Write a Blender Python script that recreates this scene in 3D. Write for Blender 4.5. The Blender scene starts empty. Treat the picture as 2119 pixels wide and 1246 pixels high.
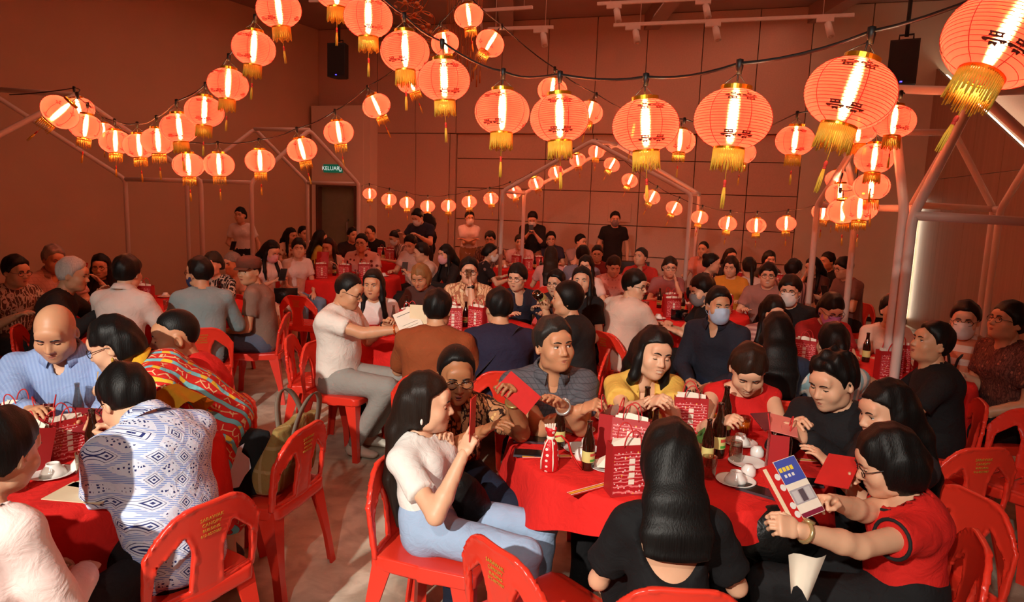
import bpy, bmesh, math, random
import numpy as np
from mathutils import Matrix, Vector
random.seed(7); np.random.seed(7)
SC = bpy.context.scene
COL = SC.collection
R = math.radians
# ------------------------------------------------------------------ camera
FPX, IW, IH, HC = 1413.0, 2119, 1246, 1.8
def _cam_matrix(pitch=8.1, roll=2.0):
    p = R(90 - pitch); r = R(roll)
    rx = np.array([[1,0,0],[0,math.cos(p),-math.sin(p)],[0,math.sin(p),math.cos(p)]])
    rz = np.array([[math.cos(r),-math.sin(r),0],[math.sin(r),math.cos(r),0],[0,0,1]])
    return rx @ rz
CM = _cam_matrix()
cam_d = bpy.data.cameras.new('camera'); cam = bpy.data.objects.new('camera', cam_d); COL.objects.link(cam)
cam_d.sensor_fit = 'HORIZONTAL'; cam_d.sensor_width = 36.0; cam_d.lens = 36.0 * FPX / IW
cam_d.clip_start = 0.05; cam_d.clip_end = 100
m4 = Matrix.Identity(4)
for i in range(3):
    for j in range(3): m4[i][j] = CM[i, j]
m4.translation = (0, 0, HC); cam.matrix_world = m4
SC.camera = cam
def ray(px, py): return CM @ np.array([(px - IW/2)/FPX, -(py - IH/2)/FPX, -1.0])
def at_z(px, py, z):
    d = ray(px, py); return np.array([0,0,HC]) + d*((z-HC)/d[2])
def at_y(px, py, Y):
    d = ray(px, py); return np.array([0,0,HC]) + d*(Y/d[1])
# ------------------------------------------------------------------ world, exposure, lamps
SC.view_settings.view_transform = 'Standard'; SC.view_settings.look = 'None'
SC.view_settings.exposure = EXPOSURE = 0.0; SC.view_settings.gamma = 1.0; SC.view_settings.use_curve_mapping = False
w = bpy.data.worlds.new('hall_ambience'); SC.world = w; w.use_nodes = True
bg = w.node_tree.nodes['Background']; bg.inputs[0].default_value = (1.0, 0.62, 0.45, 1); bg.inputs[1].default_value = 0.03
def lamp(name, kind, loc, energy, color, target=None, **kw):
    l = bpy.data.lights.new(name, kind); l.energy = energy; l.color = color
    for k, v in kw.items(): setattr(l, k, v)
    o = bpy.data.objects.new(name, l); COL.objects.link(o); o.location = loc
    if target is not None:
        o.rotation_euler = (Vector(target) - Vector(loc)).to_track_quat('-Z', 'Y').to_euler()
    return o
lamp('stage_spotlight', 'SPOT', (-2.7, -3.4, 4.3), 2500, (1, .93, .82), (-.95, 2.7, .3), spot_size=R(52), spot_blend=.9, shadow_soft_size=.06)
lamp('stage_spotlight', 'SPOT', (-.6, -2.6, 4.6), 420, (1, .90, .78), (.25, 3.0, .6), spot_size=R(50), spot_blend=.8, shadow_soft_size=.07)
lamp('red_fill_light', 'AREA', (0, 9.0, 5.0), 120, (1, .40, .27), (0, 9.0, 0), shape='RECTANGLE', size=9, size_y=6)  # added broad reddish fill to brighten the hall, not a real ceiling fitting
# ------------------------------------------------------------------ scene helpers
def link(o, parent=None):
    COL.objects.link(o)
    if parent is not None: o.parent = parent
    return o
def tag(o, label=None, cat=None, group=None, kind=None):
    if label: o['label'] = label
    if cat: o['category'] = cat
    if group: o['group'] = group
    if kind: o['kind'] = kind
    return o
def empty(name, loc=(0,0,0), rz=0.0, label=None, cat=None, group=None):
    o = bpy.data.objects.new(name, None); o.empty_display_size = .05; COL.objects.link(o)
    o.location = loc; o.rotation_euler = (0, 0, rz)
    return tag(o, label, cat, group)
def copy_tree(o, parent=None):
    c = o.copy(); COL.objects.link(c)
    if parent is not None: c.parent = parent; c.matrix_parent_inverse = o.matrix_parent_inverse
    for ch in list(o.children): copy_tree(ch, c)
    return c
def mesh_np(name, V, Q, mats=(), mi=None, smooth=True):
    """mesh from numpy verts and quads/tris (faces as an (m,4) array, or a list of arrays)"""
    me = bpy.data.meshes.new(name)
    groups = Q if isinstance(Q, list) else [Q]
    groups = [np.asarray(g, dtype=np.int32) for g in groups if len(g)]
    V = np.asarray(V, dtype=np.float32)
    me.vertices.add(len(V)); me.vertices.foreach_set('co', V.ravel())
    tot = np.concatenate([np.full(len(g), g.shape[1], np.int32) for g in groups])
    me.loops.add(int(tot.sum())); me.loops.foreach_set('vertex_index', np.concatenate([g.ravel() for g in groups]))
    me.polygons.add(len(tot)); st = np.concatenate([[0], np.cumsum(tot)[:-1]]).astype(np.int32)
    me.polygons.foreach_set('loop_start', st)
    for m in mats: me.materials.append(m)
    if mi is not None: me.polygons.foreach_set('material_index', np.asarray(mi, np.int32))
    me.polygons.foreach_set('use_smooth', np.full(len(tot), smooth))
    me.update(calc_edges=True); me.validate()
    return me
def obj(name, me, parent=None, loc=None, rot=None):
    o = bpy.data.objects.new(name, me); link(o, parent)
    if loc is not None: o.location = loc
    if rot is not None: o.rotation_euler = rot
    return o
class MB:
    """collects simple shapes into one mesh, each with a material slot"""
    def __init__(s): s.v = []; s.f = []; s.m = []; s.n = 0
    def add(s, V, F, mi=0):
        V = np.asarray(V, float); s.v.append(V); s.f += [[i + s.n for i in f] for f in F]; s.m += [mi]*len(F); s.n += len(V); return s
    def box(s, lo, hi, mi=0, M=None):
        x0,y0,z0 = lo; x1,y1,z1 = hi
        V = np.array([(x0,y0,z0),(x1,y0,z0),(x1,y1,z0),(x0,y1,z0),(x0,y0,z1),(x1,y0,z1),(x1,y1,z1),(x0,y1,z1)], float)
        if M is not None: V = V @ np.asarray(M)[:3,:3].T + np.asarray(M)[:3,3]
        return s.add(V, [(3,2,1,0),(4,5,6,7),(0,1,5,4),(1,2,6,5),(2,3,7,6),(3,0,4,7)], mi)
    def lathe(s, prof, n=16, mi=0, c=(0,0,0), cap=False, R3=None, sy=1.0):
        V = []; F = []; k = len(prof)
        for i in range(n):
            a = 2*math.pi*i/n
            for (r, z) in prof: V.append((r*math.cos(a), sy*r*math.sin(a), z))
        for i in range(n):
            j = (i+1) % n
            for q in range(k-1): F.append((i*k+q, j*k+q, j*k+q+1, i*k+q+1))
        if cap:
            F.append([i*k for i in range(n)][::-1]); F.append([i*k+k-1 for i in range(n)])
        V = np.array(V)
        if R3 is not None: V = V @ np.asarray(R3).T
        return s.add(V + np.array(c), F, mi)
    def tube(s, pts, r, n=8, mi=0, closed=False, cap=True):
        P = [np.array(p, float) for p in pts]; m = len(P)
        rs = r if hasattr(r, '__len__') else [r]*m
        V = []; F = []; u = None
        for i in range(m):
            if closed: t = P[(i+1)%m] - P[(i-1)%m]
            else: t = P[min(i+1,m-1)] - P[max(i-1,0)]
            t = t/(np.linalg.norm(t)+1e-9)
            if u is None:
                u = np.cross(t, (0,0,1) if abs(t[2]) < .9 else (1,0,0))
            u = u - t*np.dot(u,t); u /= np.linalg.norm(u)+1e-9; v = np.cross(t,u)
            for j in range(n):
                a = 2*math.pi*j/n; V.append(P[i] + rs[i]*(u*math.cos(a) + v*math.sin(a)))
        for i in range(m if closed else m-1):
            i2 = (i+1) % m
            for j in range(n):
                k = (j+1)%n; F.append((i*n+j, i*n+k, i2*n+k, i2*n+j))
        if cap and not closed:
            F.append([j for j in range(n)][::-1]); F.append([(m-1)*n+j for j in range(n)])
        return s.add(V, F, mi)
    def sphere(s, c, r, n=8, mi=0, R3=None, z0=-1.0, z1=1.0):
        rr = r if hasattr(r,'__len__') else (r,r,r)
        k = max(4, n//2+1); e0 = math.asin(z0); e1 = math.asin(z1)
        V = []; F = []
        for i in range(n):
            a = 2*math.pi*i/n
            for q in range(k):
                e = e0 + (e1-e0)*q/(k-1)
                V.append((rr[0]*math.cos(e)*math.cos(a), rr[1]*math.cos(e)*math.sin(a), rr[2]*math.sin(e)))
        for i in range(n):
            j = (i+1)%n
            for q in range(k-1): F.append((i*k+q, j*k+q, j*k+q+1, i*k+q+1))
        V = np.array(V)
        if R3 is not None: V = V @ np.asarray(R3).T
        return s.add(V + np.array(c), F, mi)
    def mesh(s, name, mats, smooth=True):
        me = bpy.data.meshes.new(name)
        me.from_pydata(np.concatenate(s.v).tolist(), [], s.f)
        for m in mats: me.materials.append(m)
        me.polygons.foreach_set('material_index', np.array(s.m, np.int32))
        me.polygons.foreach_set('use_smooth', np.full(len(s.f), smooth)); me.update()
        return me
    def build(s, name, mats, parent=None, smooth=True, loc=None):
        mats = mats if isinstance(mats, (list,tuple)) else [mats]
        return obj(name, s.mesh(name, mats, smooth), parent, loc)
# ------------------------------------------------------------------ materials
_M = {}
def srgb(c):
    f = lambda x: x/12.92 if x <= .04045 else ((x+.055)/1.055)**2.4
    return tuple(f(x/255.0) for x in c)
def nodes_of(name):
    m = bpy.data.materials.new(name); m.use_nodes = True
    nt = m.node_tree; b = nt.nodes['Principled BSDF']; return m, nt, b
def N(nt, t, **kw):
    n = nt.nodes.new(t)
    for k, v in kw.items():
        if k.startswith('i_'): n.inputs[int(k[2:])].default_value = v
        else: setattr(n, k, v)
    return n
def mix(nt, fac, a, b):
    n = nt.nodes.new('ShaderNodeMix'); n.data_type = 'RGBA'
    for s, v in ((0, fac), (6, a), (7, b)):
        if hasattr(v, 'is_linked'): nt.links.new(v, n.inputs[s])
        else: n.inputs[s].default_value = v if s == 0 else tuple(v)[:3] + (1,)
    return n.outputs[2]
def ramp(nt, src, pts):
    r = nt.nodes.new('ShaderNodeValToRGB'); nt.links.new(src, r.inputs[0]); e = r.color_ramp.elements
    while len(e) < len(pts): e.new(.5)
    for el, (p, c) in zip(e, pts): el.position = p; el.color = tuple(c)[:3] + (1,) if hasattr(c,'__len__') else (c,c,c,1)
    return r.outputs[0]
def bump(nt, b, src, strength=.2, dist=.005):
    n = nt.nodes.new('ShaderNodeBump'); n.inputs['Strength'].default_value = strength; n.inputs['Distance'].default_value = dist
    nt.links.new(src, n.inputs['Height']); nt.links.new(n.outputs[0], b.inputs['Normal'])
def plain(name, c, rough=.5, var=.12, scale=12, metal=0, spec=.5, bmp=0, bscale=80, sub=0, alpha=1, trans=0, emit=None, es=0, coat=0):
    if name in _M: return _M[name]
    m, nt, b = nodes_of(name); c = srgb(c)
    tc = N(nt, 'ShaderNodeTexCoord'); nz = N(nt, 'ShaderNodeTexNoise'); nz.inputs['Scale'].default_value = scale; nz.inputs['Detail'].default_value = 3
    nt.links.new(tc.outputs['Object'], nz.inputs['Vector'])
    nt.links.new(mix(nt, nz.outputs[0], [x*(1-var) for x in c], [min(1, x*(1+var)) for x in c]), b.inputs['Base Color'])
    b.inputs['Roughness'].default_value = rough; b.inputs['Metallic'].default_value = metal; b.inputs['Specular IOR Level'].default_value = spec
    if trans: b.inputs['Transmission Weight'].default_value = trans
    if alpha < 1: b.inputs['Alpha'].default_value = alpha
    if coat: b.inputs['Coat Weight'].default_value = coat
    if emit: b.inputs['Emission Color'].default_value = srgb(emit) + (1,); b.inputs['Emission Strength'].default_value = es
    if bmp:
        n2 = N(nt, 'ShaderNodeTexNoise'); n2.inputs['Scale'].default_value = bscale; nt.links.new(tc.outputs['Object'], n2.inputs['Vector']); bump(nt, b, n2.outputs[0], bmp)
    _M[name] = m; return m
def fabric(name, c, pat=None, c2=(255,255,255), c3=None, scale=20, rough=.85):
    """cloth colours; pat: None, stripe_h, stripe_v, check, floral, batik, dots, tribal"""
    if name in _M: return _M[name]
    m, nt, b = nodes_of(name); c, c2 = srgb(c), srgb(c2); c3 = srgb(c3) if c3 else c2
    tc = N(nt, 'ShaderNodeTexCoord'); vec = tc.outputs['Object']
    nz = N(nt, 'ShaderNodeTexNoise'); nz.inputs['Scale'].default_value = 9; nt.links.new(vec, nz.inputs['Vector'])
    base = mix(nt, nz.outputs[0], [x*.9 for x in c], [min(1,x*1.1) for x in c])
    def math_(op, a, bb):
        n = nt.nodes.new('ShaderNodeMath'); n.operation = op
        for i, v in ((0,a),(1,bb)):
            if hasattr(v,'is_linked'): nt.links.new(v, n.inputs[i])
            else: n.inputs[i].default_value = v
        return n.outputs[0]
    sep = N(nt, 'ShaderNodeSeparateXYZ'); nt.links.new(vec, sep.inputs[0]); x, y, z = sep.outputs
    if pat in ('stripe_h','stripe_v'):
        s = math_('FRACT', math_('MULTIPLY', z if pat == 'stripe_h' else math_('ADD', x, math_('MULTIPLY', y, .6)), scale), 0)
        base = mix(nt, math_('GREATER_THAN', s, .5), base, c2)
    elif pat == 'check':
        s1 = math_('LESS_THAN', math_('FRACT', math_('MULTIPLY', z, scale), 0), .14); s2 = math_('LESS_THAN', math_('FRACT', math_('MULTIPLY', math_('ADD', x, y), scale), 0), .14)
        base = mix(nt, math_('MAXIMUM', s1, s2), base, c2)
    elif pat == 'dots':
        v = N(nt, 'ShaderNodeTexVoronoi'); v.inputs['Scale'].default_value = scale; v.inputs['Randomness'].default_value = .25; nt.links.new(vec, v.inputs['Vector'])
        base = mix(nt, math_('LESS_THAN', v.outputs[0], .28), base, c2)
    elif pat == 'floral':
        n1 = N(nt, 'ShaderNodeTexNoise'); n1.inputs['Scale'].default_value = scale; n1.inputs['Detail'].default_value = 4; n1.inputs['Distortion'].default_value = 2.2; nt.links.new(vec, n1.inputs['Vector'])
        v = N(nt, 'ShaderNodeTexVoronoi'); v.inputs['Scale'].default_value = scale*1.1; nt.links.new(vec, v.inputs['Vector'])
        base = mix(nt, math_('GREATER_THAN', n1.outputs[0], .55), base, c2)
        base = mix(nt, math_('LESS_THAN', v.outputs[0], .24), base, c3)
        v2 = N(nt, 'ShaderNodeTexWave'); v2.inputs['Scale'].default_value = scale*.8; v2.inputs['Distortion'].default_value = 9; nt.links.new(vec, v2.inputs['Vector'])
        base = mix(nt, math_('GREATER_THAN', v2.outputs[1], .86), base, c2)
    elif pat == 'batik':      # rotated lattice of square medallions and bands
        u = math_('MULTIPLY', math_('ADD', math_('MULTIPLY', x, 1.0), math_('ADD', math_('MULTIPLY', z, .55), math_('MULTIPLY', y, .6))), scale)
        t = math_('MULTIPLY', math_('SUBTRACT', z, math_('ADD', math_('MULTIPLY', x, .55), math_('MULTIPLY', y, .35))), scale)
        fu = math_('ABSOLUTE', math_('SUBTRACT', math_('FRACT', u, 0), .5), 0); ft = math_('ABSOLUTE', math_('SUBTRACT', math_('FRACT', t, 0), .5), 0)
        d = math_('MAXIMUM', fu, ft)
        rings = math_('GREATER_THAN', math_('SINE', math_('MULTIPLY', d, 46.0), 0), .25)
        inner = math_('LESS_THAN', d, .30)
        band = math_('GREATER_THAN', d, .40)
        v = N(nt, 'ShaderNodeTexVoronoi'); v.distance = 'CHEBYCHEV'; v.inputs['Scale'].default_value = scale*5.2; v.inputs['Randomness'].default_value = .5; nt.links.new(vec, v.inputs['Vector'])
        cell = math_('LESS_THAN', v.outputs[0], .27)
        odd = math_('GREATER_THAN', math_('FRACT', math_('MULTIPLY', math_('ADD', math_('FLOOR', u, 0), math_('FLOOR', t, 0)), .5), 0), .25)
        fig = math_('ADD', math_('MULTIPLY', rings, odd), math_('MULTIPLY', cell, math_('SUBTRACT', 1.0, odd)))
        base = mix(nt, math_('MULTIPLY', inner, fig), base, c2)
        base = mix(nt, math_('MULTIPLY', band, math_('GREATER_THAN', math_('SINE', math_('MULTIPLY', math_('ADD', u, t), 40), 0), .1)), base, c3)
    elif pat == 'tribal':
        wv = N(nt, 'ShaderNodeTexWave'); wv.inputs['Scale'].default_value = scale*.42; wv.inputs['Distortion'].default_value = 3.4; wv.inputs['Detail'].default_value = 1.2
        mp = N(nt, 'ShaderNodeMapping'); mp.inputs['Rotation'].default_value = (0, R(35), R(20)); nt.links.new(vec, mp.inputs[0]); nt.links.new(mp.outputs[0], wv.inputs['Vector'])
        v = N(nt, 'ShaderNodeTexVoronoi'); v.inputs['Scale'].default_value = scale*2.6; nt.links.new(vec, v.inputs['Vector'])
        cells = ramp(nt, v.outputs[1], [(0, c2), (.35, c3), (.6, c3), (1, srgb((240,236,220)))])
        r = nt.nodes[-1]; r.color_ramp.interpolation = 'CONSTANT'
        base = mix(nt, math_('GREATER_THAN', wv.outputs[1], .76), base, cells)
        base = mix(nt, math_('MULTIPLY', math_('GREATER_THAN', wv.outputs[1], .70), math_('LESS_THAN', wv.outputs[1], .76)), base, srgb((120,20,20)))
        v3 = N(nt, 'ShaderNodeTexVoronoi'); v3.feature = 'DISTANCE_TO_EDGE'; v3.inputs['Scale'].default_value = scale*1.7; nt.links.new(vec, v3.inputs['Vector'])
        base = mix(nt, math_('MULTIPLY', math_('LESS_THAN', v3.outputs[0], .045), math_('LESS_THAN', wv.outputs[1], .33)), base, srgb((225,190,140)))
    nt.links.new(base, b.inputs['Base Color']); b.inputs['Roughness'].default_value = rough; b.inputs['Specular IOR Level'].default_value = .25
    w1 = N(nt, 'ShaderNodeTexNoise'); w1.inputs['Scale'].default_value = 14; w1.inputs['Detail'].default_value = 4; w1.inputs['Distortion'].default_value = 1.5; nt.links.new(vec, w1.inputs['Vector'])
    bump(nt, b, w1.outputs[0], .35, .02)
    _M[name] = m; return m
def hair_mat(name, c):
    if name in _M: return _M[name]
    m, nt, b = nodes_of(name); c = srgb(c)
    tc = N(nt, 'ShaderNodeTexCoord'); mp = N(nt, 'ShaderNodeMapping'); mp.inputs['Scale'].default_value = (230, 230, 5)
    nt.links.new(tc.outputs['Object'], mp.inputs[0]); nz = N(nt, 'ShaderNodeTexNoise'); nz.inputs['Scale'].default_value = 1; nz.inputs['Detail'].default_value = 2
    nt.links.new(mp.outputs[0], nz.inputs['Vector'])
    nt.links.new(mix(nt, nz.outputs[0], [x*.35 for x in c], [x*1.25 for x in c]), b.inputs['Base Color'])
    b.inputs['Roughness'].default_value = .48; b.inputs['Specular IOR Level'].default_value = .2; bump(nt, b, nz.outputs[0], .3, .004)
    _M[name] = m; return m
def skin_mat(name, c):
    if name in _M: return _M[name]
    m, nt, b = nodes_of(name); c = srgb(c)
    tc = N(nt, 'ShaderNodeTexCoord'); nz = N(nt, 'ShaderNodeTexNoise'); nz.inputs['Scale'].default_value = 16; nz.inputs['Detail'].default_value = 3; nt.links.new(tc.outputs['Object'], nz.inputs['Vector'])
    nt.links.new(mix(nt, nz.outputs[0], (c[0]*.9, c[1]*.84, c[2]*.8), (min(1,c[0]*1.06), c[1]*1.08, c[2]*1.08)), b.inputs['Base Color'])
    b.inputs['Roughness'].default_value = .47; b.inputs['Specular IOR Level'].default_value = .4
    n2 = N(nt, 'ShaderNodeTexNoise'); n2.inputs['Scale'].default_value = 220; nt.links.new(tc.outputs['Object'], n2.inputs['Vector']); bump(nt, b, n2.outputs[0], .08, .002)
    _M[name] = m; return m
# ------------------------------------------------------------------ implicit surfaces (smooth unions turned into quad meshes)
V3 = lambda *a: np.array(a, float)
def unit(v): v = np.asarray(v, float); return v/(np.linalg.norm(v)+1e-12)
class Field:
    def __init__(s, lo, hi, h):
        s.h = h; s.lo = np.asarray(lo, float) - 2*h; s.n = np.ceil((np.asarray(hi, float) + 2*h - s.lo)/h).astype(int) + 1
        s.F = np.full(s.n, .2, np.float32)
        s.ax = [(s.lo[i] + h*np.arange(s.n[i])).astype(np.float32) for i in range(3)]
    def _sub(s, lo, hi, pad):
        a = np.clip(np.floor((lo - pad - s.lo)/s.h).astype(int), 0, s.n); b = np.clip(np.ceil((hi + pad - s.lo)/s.h).astype(int)+1, 0, s.n)
        if (b <= a).any(): return None
        sl = tuple(slice(a[i], b[i]) for i in range(3))
        return sl, s.ax[0][sl[0]][:,None,None], s.ax[1][sl[1]][None,:,None], s.ax[2][sl[2]][None,None,:]
    def _mix(s, sl, d, k, op):
        A = s.F[sl]
        if op == 'u':
            hh = np.clip(.5 + .5*(A-d)/k, 0, 1); s.F[sl] = A + (d-A)*hh - k*hh*(1-hh)
        elif op == 's':
            d = -d; hh = np.clip(.5 - .5*(A-d)/k, 0, 1); s.F[sl] = A + (d-A)*hh + k*hh*(1-hh)
    def cap(s, a, b, ra, rb=None, k=.02, op='u'):
        rb = ra if rb is None else rb; a = np.asarray(a, float); b = np.asarray(b, float); m = max(ra, rb)
        t = s._sub(np.minimum(a,b)-m, np.maximum(a,b)+m, k + 3*s.h)
        if t is None: return s
        sl, X, Y, Z = t; ba = b-a; L = float(ba@ba) + 1e-9
        q = np.clip(((X-a[0])*ba[0] + (Y-a[1])*ba[1] + (Z-a[2])*ba[2])/L, 0, 1)
        d = np.sqrt((X-a[0]-q*ba[0])**2 + (Y-a[1]-q*ba[1])**2 + (Z-a[2]-q*ba[2])**2) - (ra + (rb-ra)*q)
        s._mix(sl, d, k, op); return s
    def ecap(s, a, b, side, r0, r1, k=.02, op='u', over=0):
        """capsule with an elliptic section: r = (half width along side, half depth)"""
        a = np.asarray(a, float); b = np.asarray(b, float); wv = b-a; L = np.linalg.norm(wv)+1e-9; wv = wv/L
        u = np.asarray(side, float); u = unit(u - wv*(u@wv)); v = np.cross(wv, u); m = max(r0+r1)
        t = s._sub(np.minimum(a,b)-m, np.maximum(a,b)+m, k + 3*s.h)
        if t is None: return s
        sl, X, Y, Z = t; X = X-a[0]; Y = Y-a[1]; Z = Z-a[2]
        pw = X*wv[0]+Y*wv[1]+Z*wv[2]; pu = X*u[0]+Y*u[1]+Z*u[2]; pv = X*v[0]+Y*v[1]+Z*v[2]
        q = np.clip(pw/L, 0, 1); rx = r0[0]+(r1[0]-r0[0])*q; ry = r0[1]+(r1[1]-r0[1])*q; rm = np.minimum(rx, ry)
        A = (pu/rx); B = (pv/ry); C = (pw-q*L)/rm
        k0 = np.sqrt(A*A+B*B+C*C)+1e-6; k1 = np.sqrt((A/rx)**2+(B/ry)**2+(C/rm)**2)+1e-6
        d = k0*(k0-1)/k1
        s._mix(sl, d, k, op); return s
    def ell(s, c, r, M=None, k=.02, op='u'):
        c = np.asarray(c, float); r = np.asarray(r, float); m = r.max()
        t = s._sub(c-m, c+m, k + 3*s.h)
        if t is None: return s
        sl, X, Y, Z = t; X = X-c[0]; Y = Y-c[1]; Z = Z-c[2]
        if M is not None:
            M = np.asarray(M); X, Y, Z = (X*M[0,i]+Y*M[1,i]+Z*M[2,i] for i in range(3))
        A = X/r[0]; B = Y/r[1]; C = Z/r[2]
        k0 = np.sqrt(A*A+B*B+C*C)+1e-6; k1 = np.sqrt((A/r[0])**2+(B/r[1])**2+(C/r[2])**2)+1e-6
        s._mix(sl, k0*(k0-1)/k1, k, op); return s
    def cut(s, p, n):
        """keep the side the normal points away from"""
        n = unit(n); p = np.asarray(p, float); X, Y, Z = s.ax[0][:,None,None], s.ax[1][None,:,None], s.ax[2][None,None,:]
        s.F = np.maximum(s.F, (X-p[0])*n[0]+(Y-p[1])*n[1]+(Z-p[2])*n[2]).astype(np.float32); return s
    def wrinkle(s, amp, f=26., seed=0.):
        X, Y, Z = s.ax[0][:,None,None], s.ax[1][None,:,None], s.ax[2][None,None,:]
        s.F = s.F + (amp*(np.sin(f*(X*.7+Z*1.1)+3.1*np.sin(11*Y+seed)+2.2*np.sin(9*X-seed))*.6 + .4*np.sin(f*1.9*(Z*.8-X*.6+Y*.5)+2.5*np.sin(13*Z+seed)))).astype(np.float32)*(np.abs(s.F) < .06); return s
    def at(s, P):
        i = np.clip(np.rint((P - s.lo)/s.h).astype(int), 0, s.n-1); return s.F[i[:,0], i[:,1], i[:,2]]
    def net(s):
        F = s.F; ins = F < 0; c = ins[:-1,:-1,:-1].astype(np.int8)
        for dx in (0,1):
            for dy in (0,1):
                for dz in (0,1):
                    if dx+dy+dz: c = c + ins[dx:dx+s.n[0]-1, dy:dy+s.n[1]-1, dz:dz+s.n[2]-1]
        act = np.argwhere((c > 0) & (c < 8)); idx = np.full(c.shape, -1, np.int32); idx[tuple(act.T)] = np.arange(len(act))
        P = np.zeros((len(act),3)); W = np.zeros(len(act))
        cor = [(0,0,0),(1,0,0),(0,1,0),(1,1,0),(0,0,1),(1,0,1),(0,1,1),(1,1,1)]
        val = [F[act[:,0]+a, act[:,1]+b, act[:,2]+cc] for a,b,cc in cor]
        for e0, e1 in ((0,1),(2,3),(4,5),(6,7),(0,2),(1,3),(4,6),(5,7),(0,4),(1,5),(2,6),(3,7)):
            f0, f1 = val[e0], val[e1]; m = (f0 < 0) != (f1 < 0)
            t = np.where(m, f0/np.where(m, f0-f1, 1), 0)
            for ax in range(3):
                P[:,ax] += np.where(m, cor[e0][ax] + t*(cor[e1][ax]-cor[e0][ax]), 0)
            W += m
        V = (act + P/np.maximum(W,1)[:,None])*s.h + s.lo
        Q = []
        for ax in range(3):
            sh = [slice(None)]*3; a = [slice(None)]*3; a[ax] = slice(0,-1); b = [slice(None)]*3; b[ax] = slice(1,None)
            d = ins[tuple(a)].astype(np.int8) - ins[tuple(b)].astype(np.int8)
            e = np.argwhere(d != 0); o1, o2 = [(1,2),(2,0),(0,1)][ax]
            e = e[(e[:,o1] > 0) & (e[:,o2] > 0) & (e[:,o1] < s.n[o1]-1) & (e[:,o2] < s.n[o2]-1)]
            if not len(e): continue
            sg = d[tuple(e.T)]
            def cell(p, q):
                g = e.copy(); g[:,o1] += p; g[:,o2] += q; return idx[tuple(g.T)]
            q4 = np.stack([cell(-1,-1), cell(0,-1), cell(0,0), cell(-1,0)], 1)
            q4[sg < 0] = q4[sg < 0][:, ::-1]; Q.append(q4)
        return V, np.concatenate(Q) if Q else np.zeros((0,4), np.int32)
def rotm(yaw=0., pitch=0., roll=0.):
    """yaw about z (ccw), then pitch: nose (+y) goes down, then roll about the nose axis; radians"""
    cy, sy, cp, sp, cr, sr = math.cos(yaw), math.sin(yaw), math.cos(pitch), math.sin(pitch), math.cos(roll), math.sin(roll)
    Z = np.array([[cy,-sy,0],[sy,cy,0],[0,0,1]]); X = np.array([[1,0,0],[0,cp,sp],[0,-sp,cp]]); Y = np.array([[cr,0,sr],[0,1,0],[-sr,0,cr]])
    return Z @ X @ Y
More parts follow.
